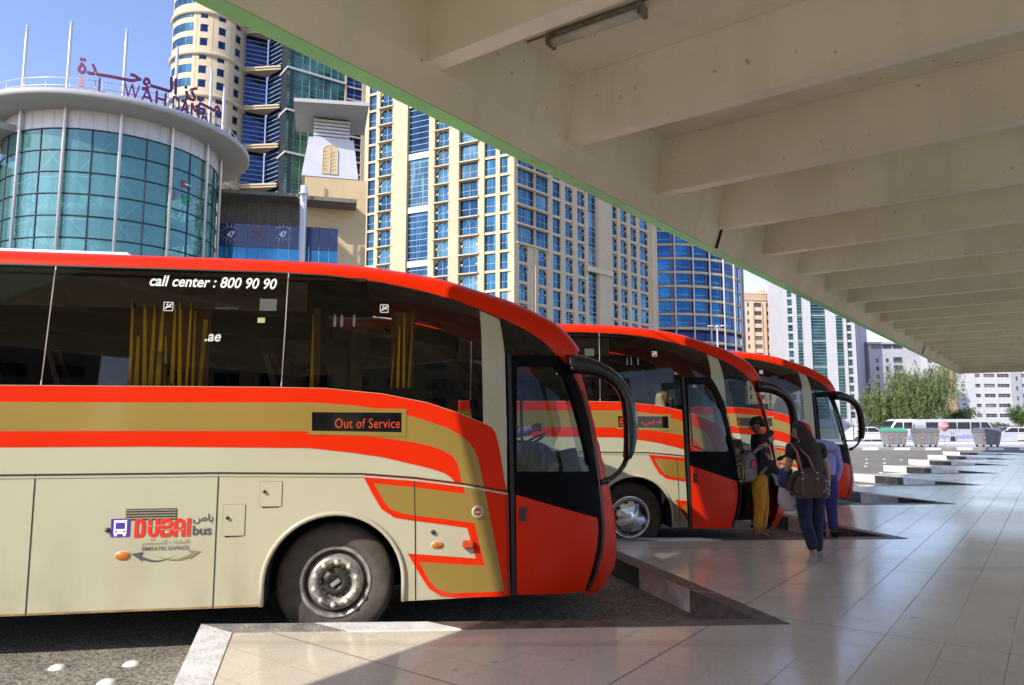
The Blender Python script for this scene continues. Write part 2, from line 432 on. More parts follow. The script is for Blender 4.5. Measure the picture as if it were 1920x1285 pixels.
# white road studs
m_stud = mat('stud_white_plastic', (0.82, 0.81, 0.77), 0.4, var=0.06)
studs = [(108, 1253), (247, 1246), (200, 1281), (1625, 862), (1658, 862), (1690, 863), (1625, 869), (1659, 869), (1692, 876), (1652, 887), (1623, 875), (1715, 876)]
lab = ['white domed road stud at the left, beside the striped shadow of the coach',
       'white domed road stud nearest the white kerb corner, behind its neighbours',
       'white domed road stud cut by the bottom edge of the picture']
st0 = None
for i, (x, y) in enumerate(studs):
    p = at_z(x, y, ROAD)
    if st0 is None:
        mb = MB(); prof = [(0.062 * cos(a), 0.028 * sin(a)) for a in [k * pi / 2 / 7 for k in range(8)]]
        mb.lathe([(0.066, 0), (0.066, 0.004)] + prof, (0, 0, 0), (0, 0, 1), 24)
        o = mb.build('road_stud', m_stud); st0 = o
    else:
        o = st0.copy(); C.objects.link(o)
    o.location = (p.x, p.y, ROAD)
    tag(o, lab[i] if i < 3 else 'small white road stud on the empty bay beyond the third coach', 'road stud', 'road studs' if i < 3 else 'road studs in the empty bays')
mb = MB(); p = at_z(1668, 889, ROAD + 0.004); mb.quad((p.x - 0.25, p.y - .3, ROAD + .004), (p.x + .35, p.y - .3, ROAD + .004), (p.x + .35, p.y + .5, ROAD + .004), (p.x - .25, p.y + .5, ROAD + .004))
structure(mb, 'road_marking', [mat('yellow_road_paint', (0.7, 0.6, 0.12), 0.7)])

# ------------------------------------------------------------------ the canopy
def weathered(name, col, rough=0.55):
    """Old painted concrete: blotches, vertical water stains, fine dirt specks, faint shuttering lines."""
    m, nt, b = new_mat(name); N = nt.nodes.new; L = nt.links.new
    geo = N('ShaderNodeNewGeometry')
    def noise(scale, detail, lo, hi, mapping=None):
        n = N('ShaderNodeTexNoise'); n.inputs['Scale'].default_value = scale; n.inputs['Detail'].default_value = detail
        src = geo.outputs['Position']
        if mapping: mp = N('ShaderNodeMapping'); mp.inputs['Scale'].default_value = mapping; L(src, mp.inputs[0]); src = mp.outputs[0]
        L(src, n.inputs['Vector']); r = N('ShaderNodeMapRange'); r.inputs['From Min'].default_value, r.inputs['From Max'].default_value = lo, hi; L(n.outputs['Fac'], r.inputs[0]); return r.outputs[0]
    def mix(prev, fac, c, amt):
        k = N('ShaderNodeMath'); k.operation = 'MULTIPLY'; k.inputs[1].default_value = amt; L(fac, k.inputs[0])
        mx = N('ShaderNodeMix'); mx.data_type = 'RGBA'; L(k.outputs[0], mx.inputs[0])
        if prev is None: mx.inputs[6].default_value = (*col, 1)
        else: L(prev, mx.inputs[6])
        mx.inputs[7].default_value = (*c, 1); return mx.outputs[2]
    c = mix(None, noise(0.7, 6, .38, .66), tuple(q * k for q, k in zip(col, (.88, .87, .83))), 1.0)
    c = mix(c, noise(2.2, 5, .52, .75, (1, 1, .12)), tuple(q * .68 for q in col), .35)
    c = mix(c, noise(9, 3, .70, .76), (0.10, 0.075, 0.05), .55)
    c = mix(c, noise(38, 2, .74, .78), (0.06, 0.045, 0.03), .7)
    L(c, b.inputs['Base Color']); b.inputs['Roughness'].default_value = rough; b.inputs['Specular IOR Level'].default_value = .35
    n2 = N('ShaderNodeTexNoise'); n2.inputs['Scale'].default_value = 5; n2.inputs['Detail'].default_value = 5; L(geo.outputs['Position'], n2.inputs['Vector'])
    bp = N('ShaderNodeBump'); bp.inputs['Strength'].default_value = .25; bp.inputs['Distance'].default_value = .02; L(n2.outputs['Fac'], bp.inputs['Height']); L(bp.outputs[0], b.inputs['Normal'])
    return m
m_can = weathered('canopy_cream_paint', (0.82, 0.76, 0.575))
m_rib = weathered('canopy_rib_paint', (0.85, 0.79, 0.605))
m_grn = mat('canopy_green_paint', (0.22, 0.56, 0.15), 0.5, var=0.15, vs=1.2)
m_crk = mat('open_joint_black', (0.02, 0.018, 0.015), 0.9, var=0)
T0, T1 = -9.0, 53.0
SIN = 5.0
can = thing('canopy', 'long cream concrete canopy with deep ribs and a green edge over the platform', 'canopy', st(0, 20, 0))
mb = MB()
sec = [(-4.70, 4.617), (-4.524, 4.617), (-4.42, 4.926), (-4.285, 5.706), (-4.285, 5.914), (-4.76, 5.914)]
mb.prism([st(s, T0, z) for s, z in sec][::-1], EV * (T1 - T0))
mb.prism([st(s, T0, z) for s, z in [(SIN, 4.617), (SIN + .2, 4.617), (SIN + .2, 5.914), (SIN - .1, 5.914), (SIN - .1, 5.706)]][::-1], EV * (T1 - T0))
for t in (T0, T1 - 0.3):
    mb.prism([st(s, t + .002, z) for s, z in [(-4.52, 4.634), (SIN - .01, 4.634), (SIN - .11, 5.704), (-4.287, 5.704)]][::-1], EV * 0.298)
mb.build('edge_beam', [m_can], can)
mb = MB(); mb.prism([st(s, T0 + .002, z) for s, z in [(-4.704, 4.610), (-4.521, 4.610), (-4.521, 4.6168), (-4.7005, 4.6168), (-4.763, 5.916), (-4.767, 5.916)]][::-1], EV * (T1 - T0 - .004)); mb.build('green_edge', [m_grn], can)
mb = MB(); mb.prism([st(s, T0, z) for s, z in [(-4.288, 5.709), (SIN - .095, 5.709), (SIN - .095, 5.912), (-4.288, 5.912)]][::-1], EV * (T1 - T0)); mb.build('roof_slab', [m_can], can)
RIB0, RIBS, RW = 4.62, 2.402, 0.20
for k in range(-5, 22):
    t = RIB0 + RIBS * k
    if t > T1 - 0.6: break
    mb = MB(); w = RW if k != 3 else RW * 0.46
    def ribsec(tt, ww):
        mb.prism([st(s, tt, z) for s, z in [(-4.423, 4.926), (SIN - .03, 4.926), (SIN - .098, 5.707), (-4.287, 5.707)]][::-1], EV * ww)
    ribsec(t, w)
    if k == 3: ribsec(t + RW * 0.58, w)
    mb.build('rib', [m_rib], can)
mb = MB()
tj = RIB0 + RIBS * 3 + RW * 0.5
for tj in (RIB0 + RIBS * 3 + RW * 0.5, RIB0 + RIBS * 13 + RW):
    mb.prism([st(s, tj - .012, z) for s, z in [(-4.520, 4.618), (-4.416, 4.926), (-4.37, 4.926), (-4.47, 4.618)]][::-1], EV * 0.014)
mb.build('expansion_joint', [m_crk], can)
for t in (RIB0 - 4 * RIBS + .1, RIB0 + RIBS + .1, RIB0 + 7 * RIBS + .1, RIB0 + 13 * RIBS + .1, RIB0 + 19 * RIBS + .1):
    mb = MB(); mb.prism([st(3.4 + a, t + b, 0) for a, b in ((-.25, -.25), (.25, -.25), (.25, .25), (-.25, .25))], (0, 0, 4.94)); mb.build('column', [m_can], can, bevel=0.02)

# fluorescent fitting under the roof slab
a, b = at_z(1030, 76, 5.65), at_z(1208, 14, 5.65)
d = (b - a).normalized(); q = Vector((d.y, -d.x, 0))
mid = (a + b) / 2
m_fit = mat('fitting_old_grey', (0.20, 0.18, 0.14), 0.5, var=0.3, vs=12)
m_dif = mat('fitting_diffuser', (0.55, 0.52, 0.43), 0.25, var=0.15, vs=8)
lf = thing('strip_light', 'long grubby strip light fixed under the canopy roof between two ribs', 'light', (mid.x, mid.y, 5.6))
L = (b - a).length / 2
mb = MB(); mb.obox(mid + Vector((0, 0, .0)), d * L, q * .075, (0, 0, .03)); mb.tube([mid - d * 2.0 + Vector((0, 0, .05)) + q * .03, mid + d * 3.2 + Vector((0, 0, .05)) + q * .03], .014, 6); mb.build('housing', m_fit, lf, bevel=.006)
mb = MB(); mb.tube([mid - d * (L - .04) + Vector((0, 0, -.03)), mid + d * (L - .04) + Vector((0, 0, -.03))], [(.068, .055)] * 2, 12); mb.build('diffuser', m_dif, lf)
for sg in (-1, 1):
    mb = MB(); mb.obox(mid + d * sg * (L - .02) + Vector((0, 0, -.025)), d * .025, q * .08, (0, 0, .06)); mb.build('end_cap', m_fit, lf, bevel=.008)
    mb = MB(); mb.tube([mid + d * sg * L * .6 + Vector((0, 0, .0)), mid + d * sg * L * .6 + Vector((0, 0, .1))], .01, 6); mb.build('hanger', m_fit, lf)

# ------------------------------------------------------------------ coaches (local axes: x forward, y into the coach from its near side, z up from the road)
BA = R(9.2); BC, BS = cos(BA), sin(BA)
BUS0 = Vector((-1.483, 6.23, -0.21))
WID = 2.5
R1, R2 = 1.2, 0.78
def bus_plane(x, y, yo=0.0):
    d = ray(x, y); n = Vector((-BS, BC, 0)); t = (yo - (EYEP - BUS0).dot(n)) / d.dot(n)
    p = EYEP + d * t - BUS0
    return p.x * BC + p.y * BS, p.z
NOSE = sorted([bus_plane(x, y, 0.72) for x, y in [(1083, 658), (1092, 706), (1110, 775), (1126, 846), (1143, 917), (1153, 971), (1156.5, 1015), (1152, 1058), (1135, 1091), (1108, 1111)]], key=lambda a: a[1])
NOSE += [(2.138, 2.691), (1.991, 2.797), (1.802, 2.882), (1.52, 2.985), (1.25, 3.066), (0.924, 3.153), (0.352, 3.23), (-0.633, 3.263)]
def interp(tab, q):
    if q <= tab[0][0]: return tab[0][1]
    for (a, b), (c, d) in zip(tab, tab[1:]):
        if q <= c: return b + (d - b) * (q - a) / (c - a)
    return tab[-1][1]
NV_U = [(v, u) for u, v in NOSE]
def nose_u(v): return interp(NV_U, v)
def fy(u, v):
    d = (u - (nose_u(v) - R1)) / R1
    y = 0.03 * max(0.0, v - 1.45) ** 2
    if d > 0: d = min(d, 1.0); y += R2 * (1 - sqrt(max(0.0, 1 - d * d)))
    return y
def side(x, y):
    yo = 0.0
    for _ in range(12):
        u, v = bus_plane(x, y, yo); yo = .5 * yo + .5 * fy(u, v)
    return (u, v)
def z2(*pts): return [side(500 + x / 1.8361, 470 + y / 1.8361) for x, y in pts]
def sd(*pts): return [side(x, y) for x, y in pts]
def surf(u, v, off=0.0, left=False):
    y = fy(u, v); e = 0.01
    m = (fy(u + e, v) - fy(u - e, v)) / (2 * e); m = min(m, 6.0)
    k = 1 / sqrt(1 + m * m)
    p = (u + off * m * k, y - off * k, v)
    return (p[0], WID - p[1], p[2]) if left else p
def patch(mb, poly, off=0.0, mi=0, holes=(), left=False, sm=True):
    """Flat outline (with holes) in side coordinates, cut finely where the side curves, and laid on the coach side."""
    loops = [[Vector((p[0], p[1], 0)) for p in poly]] + [[Vector((p[0], p[1], 0)) for p in h] for h in holes]
    tris = geometry.tessellate_polygon(loops)
    flat = [p for l in loops for p in l]
    bm = bmesh.new(); vs = [bm.verts.new(p) for p in flat]
    for t in tris:
        a, b, c = [flat[i] for i in t]
        ar = (b.x - a.x) * (c.y - a.y) - (c.x - a.x) * (b.y - a.y)
        if abs(ar) < 1e-9: continue
        try: bm.faces.new([vs[i] for i in (t if ar > 0 else t[::-1])])
        except ValueError: pass
    us = [p.x for p in flat]; ws = [p.y for p in flat]
    cuts = [('x', 0.2 + .1 * k) for k in range(12)] + [('x', 1.4 + 0.045 * k) for k in range(28)]
    cuts += [('y', 0.2 + 0.12 * k) for k in range(26)]
    for ax, q in cuts:
        lo, hi = (min(us), max(us)) if ax == 'x' else (min(ws), max(ws))
        if ax == 'x' and max(us) < 0.2: continue
        if lo < q < hi:
            bmesh.ops.bisect_plane(bm, geom=bm.verts[:] + bm.edges[:] + bm.faces[:], plane_co=(q, 0, 0) if ax == 'x' else (0, q, 0), plane_no=(1, 0, 0) if ax == 'x' else (0, 1, 0))
    bm.verts.ensure_lookup_table(); bm.verts.index_update()
    pts = [surf(v.co.x, v.co.y, off, left) for v in bm.verts]
    fs = [[v.index for v in f.verts] for f in bm.faces]
    if left: fs = [f[::-1] for f in fs]
    bm.free()
    mb.add(pts, fs, mi, sm)
def strip(mb, pts, w, off, mi=0, left=False, side_w=None):
    """Thin ribbon of width w along a polyline on the coach side."""
    P = []
    for a, b in zip(pts, pts[1:]):
        n = max(1, int(math.hypot(b[0] - a[0], b[1] - a[1]) / 0.06)) if max(a[0], b[0]) > .2 else 1
        P += [(a[0] + (b[0] - a[0]) * k / n, a[1] + (b[1] - a[1]) * k / n) for k in range(n)]
    P.append(pts[-1])
    vs = []
    for i, p in enumerate(P):
        a, b = P[max(i - 1, 0)], P[min(i + 1, len(P) - 1)]
        dx, dy = b[0] - a[0], b[1] - a[1]; l = math.hypot(dx, dy); nx, ny = -dy / l * w / 2, dx / l * w / 2
        vs += [surf(p[0] - nx, p[1] - ny, off, left), surf(p[0] + nx, p[1] + ny, off, left)]
    fs = [(2 * i, 2 * i + 2, 2 * i + 3, 2 * i + 1) for i in range(len(P) - 1)]
    mb.add(vs, fs, mi, True)

m_red = mat('coach_red_paint', (0.70, 0.024, 0.002), 0.36, var=0.04, vs=1.0, spec=0.12, coat=0.05, rvar=0.06)
m_cream = mat('coach_cream_paint', (0.49, 0.465, 0.325), 0.34, var=0.05, vs=0.8, spec=0.45, coat=0.25, rvar=0.1, bump=0.05, bs=1.6)
def dusty(m, z0, z1, amt):
    """Road dust: patchy film of dirt on the lower panels."""
    nt = m.node_tree; b = nt.nodes['Principled BSDF']; N = nt.nodes.new; L = nt.links.new
    old = b.inputs['Base Color'].links[0].from_socket
    tc = N('ShaderNodeTexCoord'); sx = N('ShaderNodeSeparateXYZ'); L(tc.outputs['Object'], sx.inputs[0])
    mr = N('ShaderNodeMapRange'); mr.inputs['From Min'].default_value, mr.inputs['From Max'].default_value = z0, z1; mr.inputs['To Min'].default_value, mr.inputs['To Max'].default_value = 1, 0; L(sx.outputs[2], mr.inputs[0])
    n = N('ShaderNodeTexNoise'); n.inputs['Scale'].default_value = 3.5; n.inputs['Detail'].default_value = 7
    mp = N('ShaderNodeMapping'); mp.inputs['Scale'].default_value = (1, 1, .4); L(tc.outputs['Object'], mp.inputs[0]); L(mp.outputs[0], n.inputs['Vector'])
    r = N('ShaderNodeMapRange'); r.inputs['From Min'].default_value, r.inputs['From Max'].default_value = .42, .72; L(n.outputs['Fac'], r.inputs[0])
    k = N('ShaderNodeMath'); k.operation = 'MULTIPLY'; L(mr.outputs[0], k.inputs[0]); L(r.outputs[0], k.inputs[1])
    k2 = N('ShaderNodeMath'); k2.operation = 'MULTIPLY'; k2.inputs[1].default_value = amt; L(k.outputs[0], k2.inputs[0])
    mx = N('ShaderNodeMix'); mx.data_type = 'RGBA'; L(k2.outputs[0], mx.inputs[0]); L(old, mx.inputs[6]); mx.inputs[7].default_value = (.30, .235, .15, 1); L(mx.outputs[2], b.inputs['Base Color'])
dusty(m_cream, .30, 1.1, .55); dusty(m_red, .30, .8, .18)
m_gold = mat('coach_gold_paint', (0.35, 0.235, 0.05), 0.32, metal=0.25, var=0.06, vs=0.9, coat=0.4)
m_lip = mat('coach_arch_trim', (0.48, 0.44, 0.32), 0.3, var=0.05)
m_rust = mat('sill_stain', (0.30, 0.17, 0.06), 0.6, var=0.5, vs=6)
m_gap = mat('panel_gap_dark', (0.02, 0.018, 0.012), 0.8, var=0)
m_blk = mat('coach_black_trim', (0.012, 0.012, 0.013), 0.22, var=0.1, coat=0.3)
m_blkd = mat('door_black_paint', (0.005, 0.005, 0.006), 0.6, var=0.1, spec=0.05)
m_rub = mat('rubber_seal', (0.015, 0.014, 0.014), 0.55, var=0.2)
m_tint = glass('coach_window_tint', (0.54, 0.48, 0.40), 0.03, 0.015, 0.5)
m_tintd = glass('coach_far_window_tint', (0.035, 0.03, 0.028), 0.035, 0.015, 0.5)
m_clear = glass('coach_door_glass', (0.52, 0.60, 0.62), 0.02, 0.01, 0.22)
m_black_glass = mat('black_edge_glass', (0.006, 0.006, 0.007), 0.06, var=0, spec=0.5)
m_tyre = mat('tyre_rubber', (0.085, 0.070, 0.058), 0.8, var=0.35, vs=9, bump=0.3, bs=60)
m_rim = mat('wheel_dirty_steel', (0.46, 0.43, 0.38), 0.4, metal=0.6, var=0.4, vs=14)
m_rimd = mat('wheel_dark_steel', (0.05, 0.045, 0.04), 0.5, metal=0.3, var=0.4, vs=12)
m_bolt = mat('wheel_bolt_caps', (0.66, 0.62, 0.52), 0.45, metal=0.3, var=0.25, vs=30)
m_chrome = mat('hubcap_chrome', (0.72, 0.72, 0.72), 0.16, metal=1.0, var=0.08, vs=6, rvar=0.08)
m_under = mat('underbody_black', (0.007, 0.006, 0.006), 0.9, var=0.2)
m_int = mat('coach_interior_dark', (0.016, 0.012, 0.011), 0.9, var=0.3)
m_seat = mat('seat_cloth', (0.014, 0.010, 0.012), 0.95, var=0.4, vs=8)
m_cur = mat('curtain_yellow', (0.86, 0.70, 0.03), 0.75, var=0.12, vs=12)
m_curb = mat('curtain_brown', (0.20, 0.11, 0.07), 0.9, var=0.2)
m_amber = mat('amber_lens', (0.55, 0.15, 0.012), 0.35, var=0.2, vs=30, coat=0.2)
m_rlens = mat('red_lens', (0.60, 0.07, 0.02), 0.2, var=0.1, coat=0.6)
m_wht = mat('white_decal', (0.85, 0.85, 0.83), 0.5, var=0)
m_div = mat('window_joint_pale', (0.50, 0.47, 0.47), 0.5, var=0)
m_lett = mat('decal_dark_grey', (0.085, 0.085, 0.095), 0.5, var=0)
m_lett2 = mat('decal_olive', (0.24, 0.22, 0.11), 0.5, var=0)
m_dred = mat('decal_red', (0.72, 0.03, 0.02), 0.45, var=0)
m_purp = mat('decal_purple', (0.085, 0.035, 0.36), 0.45, var=0)
m_led = mat('amber_led_dots', (0.4, 0.03, 0.0), 0.5, var=0, emit=(1.0, 0.13, 0.03), estr=0.10)
m_pod = mat('roof_unit_white', (0.82, 0.82, 0.80), 0.35, var=0.05)
m_sticker = mat('grey_sticker', (0.075, 0.085, 0.075), 0.6, var=0.1)
m_dash = mat('dashboard_grey', (0.06, 0.06, 0.055), 0.6, var=0.2)
m_floor = mat('step_rubber', (0.02, 0.02, 0.02), 0.7, var=0.3)

REAR = -8.9
WT = [(REAR, 3.150), (-0.629, 3.160), (-0.144, 3.147), (0.354, 3.103), (0.737, 3.036), (0.969, 2.981), (1.227, 2.888), (1.411, 2.815), (1.658, 2.714), (1.833, 2.603), (1.957, 2.492), (2.050, 2.388)]
WBOT = [(REAR, 2.155), (-0.594, 2.156), (-0.117, 2.150), (0.373, 2.105), (0.749, 2.032), (1.001, 1.951), (1.246, 1.853)]
RT = [(REAR, 3.265), (-0.633, 3.265), (-0.10, 3.256), (0.42, 3.222), (0.85, 3.165), (1.12, 3.10), (1.40, 3.02), (1.60, 2.958), (1.86, 2.858), (2.03, 2.77), (2.15, 2.68), (2.261, 2.564)]
AXU, AXV, TYR = 0.0, 0.495, 0.50
def arch(cx, r=0.56, n=18, base=0.36): return [(cx - r, base)] + [(cx - r * cos(pi * k / n), 0.53 + r * sin(pi * k / n) * 0.985) for k in range(n + 1)] + [(cx + r, base)]
AX2 = -6.15
DOOR = sd((946.6, 665), (1047, 665), (1062, 684), (1076, 706), (1088, 731), (1104.6, 797), (1112, 838), (1118, 878), (1123.5, 925), (1126.5, 960), (1129, 993), (1126, 1031), (1115, 1075), (1099, 1109), (957, 1116.5), (951, 922))
DOOR_L = [DOOR[14], DOOR[15], DOOR[0]]
G1 = z2((150, 523), (300, 533), (400, 548), (490, 568), (560, 589), (620, 610), (660, 632), (690, 652), (710, 678), (725, 710), (737, 760), (748, 812))
G2 = z2((150, 622), (300, 633), (400, 645), (500, 659), (560, 672), (610, 690), (640, 708), (655, 730), (664, 760), (672, 803))
G3 = z2((150, 680), (300, 697), (400, 712), (500, 735), (570, 752), (610, 766), (632, 780), (650, 800))
SILL = 0.362

def livery(mb, left=False):
    o = 0.003
    cr = z2((752, 598), (772, 607), (786, 625), (795, 655), (806, 710), (818, 790), (828, 830))
    patch(mb, [(REAR, 2.019), (-1.5, 2.019)] + G1 + [z2((828, 832))[0]] + cr[::-1] + [(p[0], p[1] - .004) for p in WBOT[::-1]], o, 1, left=left)
    patch(mb, [(REAR, 1.787), (-1.5, 1.787)] + G2 + G1[::-1] + [(-1.5, 2.019), (REAR, 2.019)], o, 2, left=left)
    patch(mb, [(REAR, 1.661), (-1.5, 1.661)] + G3 + G2[::-1] + [(-1.5, 1.787), (REAR, 1.787)], o, 1, left=left)
    patch(mb, z2((330, 772), (510, 786), (680, 806), (682, 838), (510, 815), (370, 802))[::-1], o, 1, left=left)
    patch(mb, z2((330, 772), (365, 840), (395, 890), (440, 920), (505, 930), (600, 942), (690, 955), (720, 1060), (600, 1051), (485, 1043), (530, 1120), (560, 1165), (600, 1190), (650, 1196), (820, 1190), (818, 1173), (640, 1180), (590, 1168), (560, 1138), (525, 1072), (640, 1079), (750, 1085), (715, 938), (600, 923), (505, 912), (470, 906), (425, 890), (400, 858), (370, 802)), o, 1, left=left)
    patch(mb, z2((370, 802), (400, 858), (425, 890), (470, 906), (505, 912), (600, 923), (715, 938), (750, 1085), (640, 1079), (525, 1072), (560, 1138), (590, 1168), (640, 1180), (818, 1173), (748, 812), (676, 804), (682, 838), (510, 815)), o, 2, left=left)
    patch(mb, z2((748, 812), (818, 1173), (820, 1190), (838, 1188), (831, 833)), o, 1, left=left)

def add_bus_text(mb, mi_dark, mi_red, mi_purp, mi_wht, mi_olive):
    P = lambda u, v: surf(u, v, 0.005)
    # square emblem of a bus front
    def rect(a, b, mi, off=0.005):
        q = [(a[0], a[1]), (b[0], a[1]), (b[0], b[1]), (a[0], b[1])]
        mb.add([surf(u, v, off) for u, v in q], [(0, 1, 2, 3)], mi)
    u0, v0, w = -1.752, 0.945, 0.143
    f = lambda a, b: (u0 + a * w, v0 + b * w)
    rect(f(0, 0), f(1, 1), mi_purp)
    rect(f(.16, .16), f(.84, .92), mi_wht, .0062); rect(f(.2, .04), f(.34, .2), mi_wht, .0062); rect(f(.66, .04), f(.8, .2), mi_wht, .0062)
    rect(f(.26, .44), f(.74, .78), mi_purp, .0074); rect(f(.24, .25), f(.33, .33), mi_purp, .0074); rect(f(.67, .25), f(.76, .33), mi_purp, .0074)
    # DUBAI drawn with thick rounded strokes
    bx, by, bw, bh = -1.575, 0.935, 0.428, 0.148
    q = lambda a, b: (bx + a * bw, by + b * bh)
    def stroke(pts, wid, mi, off=0.005):
        pts = [q(*p) for p in pts]; vs = []
        for i, p in enumerate(pts):
            a, b = pts[max(i - 1, 0)], pts[min(i + 1, len(pts) - 1)]
            dx, dy = b[0] - a[0], b[1] - a[1]; l = math.hypot(dx, dy)
            vs += [surf(p[0] + dy / l * wid / 2, p[1] - dx / l * wid / 2, off), surf(p[0] - dy / l * wid / 2, p[1] + dx / l * wid / 2, off)]
        mb.add(vs, [(2 * i, 2 * i + 2, 2 * i + 3, 2 * i + 1) for i in range(len(pts) - 1)], mi)
    W = .029
    arc = lambda cx, cy, rx, ry, a0, a1, n=8: [(cx + rx * cos(R(a0 + (a1 - a0) * k / n)), cy + ry * sin(R(a0 + (a1 - a0) * k / n))) for k in range(n + 1)]
    stroke([(.035, 0), (.035, 1)], W, mi_red)
    stroke([(.02, .9)] + arc(.10, .68, .06, .22, 90, 0) + arc(.10, .32, .06, .22, 0, -90) + [(.02, .1)], W, mi_red, .0053)
    stroke([(.27, 1)] + [(.27, .4)] + arc(.335, .32, .065, .22, 180, 360) + [(.40, .4), (.40, 1)], W, mi_red)
    stroke([(.40, .52), (.52, .5)] + arc(.56, .72, .07, .2, -90, 90, 8)[:7], W, mi_red, .0053)
    stroke([(.49, .98), (.49, .08)], W, mi_red)
    stroke([(.47, .9), (.57, .9)] + arc(.575, .72, .07, .18, 90, -90), W, mi_red, .0056)
    stroke([(.5, .5), (.57, .5)] + arc(.585, .3, .075, .2, 90, -90) + [(.47, .1)], W, mi_red, .0053)
    stroke([(.73, 0), (.73, .7)] + arc(.80, .7, .07, .2, 180, 0) + [(.87, 0)], W, mi_red)
    stroke([(.72, .42), (.82, .42), (.87, .52)], W * .9, mi_red, .0053)
    stroke([(.965, 0), (.965, 1)], W, mi_red)
    stroke([(.23, .62), (.30, .6), (.4, .62), (.52, .66), (.6, .62), (.63, .8)], .0042, mi_olive + 5, .0066)
    stroke([(.45, .43), (.56, .4), (.66, .46), (.7, .36), (.82, .36), (.9, .46)], .0042, mi_olive + 5, .0066)
    for a in (.30, .345): stroke([(a, -.12), (a + .022, -.12)], .010, mi_red)
    stroke([(.555, .27), (.585, .27)], .011, mi_wht, .0068)
    put_text(mb, 'bus', P, -1.131, -0.985, 0.945, 1.022, mi_dark, bold=.02)
    put_text(mb, '\uFEB9\uFE8E\uFE91', P, -1.131, -0.975, 1.035, 1.115, mi_dark, bold=.012)
    put_text(mb, '\uFEB2\uFEF3\uFEAE\uFE92\uFEB4\uFEDB\uFE87 \uFE95\uFE8D\uFEAE\uFE8E\uFEE3\uFE87\uFEDF\uFE8D', P, -1.51, -1.15, 0.868, 0.915, mi_olive)
    put_text(mb, 'EMIRATES EXPRESS', P, -1.51, -1.15, 0.832, 0.862, mi_dark, bold=.004)
    # double-headed swoosh
    def swoosh(u0, u1, vtop, sag, mi, flip):
        pts = []
        n = 14
        for k in range(n + 1):
            t = k / n; wd = .002 + .024 * (1 - t) ** 1.6
            uu = u0 + (u1 - u0) * t; vv = vtop - sag * sin(pi * (0.08 + .72 * t) / 0.80) * 0.9
            pts.append((uu, vv, wd))
        vs = [];
        for uu, vv, wd in pts: vs += [surf(uu, vv - wd / 2, .005), surf(uu, vv + wd / 2, .005)]
        mb.add(vs, [(2 * i, 2 * i + 2, 2 * i + 3, 2 * i + 1) for i in range(n)], mi)
        d = 1 if u1 < u0 else -1
        a = (u0, pts[0][1])
        tri = [(a[0] + d * .075, a[1] + .03), (a[0] - d * .02, a[1] + .042), (a[0] + d * .002, a[1] + .012), (a[0] - d * .012, a[1] - .032)]
        mb.add([surf(u, v, .0056) for u, v in tri], [(0, 1, 2), (0, 2, 3)], mi)
    swoosh(-1.515, -1.245, .795, .052, mi_dark, False)
    swoosh(-1.135, -1.42, .800, .052, mi_olive, True)

def make_wheel(root, cx, near, hubcap=False):
    """near = the y of the tyre's outer wall; builds tyre > , rim > bolts."""
    c = Vector((cx, near, AXV)); ax = Vector((0, -1, 0)) if near < WID / 2 else Vector((0, 1, 0))
    mb = MB()
    mb.lathe([(0.29, -.02), (.30, .004), (.36, .02), (.43, .016), (.475, -.005), (TYR - .004, -.035), (TYR, -.06), (TYR, -.22), (TYR - .01, -.26), (.44, -.29), (.3, -.28)], c, ax, 56)
    for k in range(60):
        a = 2 * pi * k / 60; d = Vector((cos(a), 0, sin(a)))
        mb.obox(c + d * (TYR - .001) - ax * .14, d * .004, ax * .075, d.cross(ax) * .014)
    wheel = thing_part('wheel', root) if False else mb.build('wheel', [m_tyre], root)
    mb = MB()
    mb.lathe([(.305, -.02), (.305, .008), (.285, .014), (.272, -.004), (.262, -.03)], c, ax, 48, 0)
    if hubcap:
        mb.lathe([(.262, -.02), (.25, .03), (.22, .05), (.13, .055), (.09, .075), (.0, .08)], c, ax, 48, 0)
        for k in range(10):
            a = 2 * pi * k / 10; d = Vector((cos(a), 0, sin(a)))
            mb.obox(c + d * .225 + ax * .044, d * .02, ax * .01, d.cross(ax) * .028, 1)
        mb.build('hubcap', [m_chrome, m_rimd], wheel)
    else:
        mb.lathe([(.262, -.03), (.25, -.05), (.235, -.02)], c, ax, 48, 1)
        mb.lathe([(.235, -.02), (.215, .02), (.185, .03), (.165, .024), (.14, -.01), (.125, -.03)], c, ax, 48, 0)
        mb.lathe([(.125, -.03), (.10, .02), (.06, .03), (.055, .015), (.0, .015)], c, ax, 32, 1)
        mb.obox(c + ax * .03, (.035, 0, .025), ax * .004, (-.01, 0, .014), 0)
        rim = mb.build('rim', [m_rim, m_rimd], wheel)
        mb = MB()
        for k in range(10):
            a = 2 * pi * (k + .4) / 10; d = Vector((cos(a), 0, sin(a)))
            mb.lathe([(.024, 0), (.024, .045), (.018, .062), (0, .066)], c + d * .178 + ax * .022, ax, 10)
        mb.build('wheel_nut', [m_bolt], rim)
    return wheel

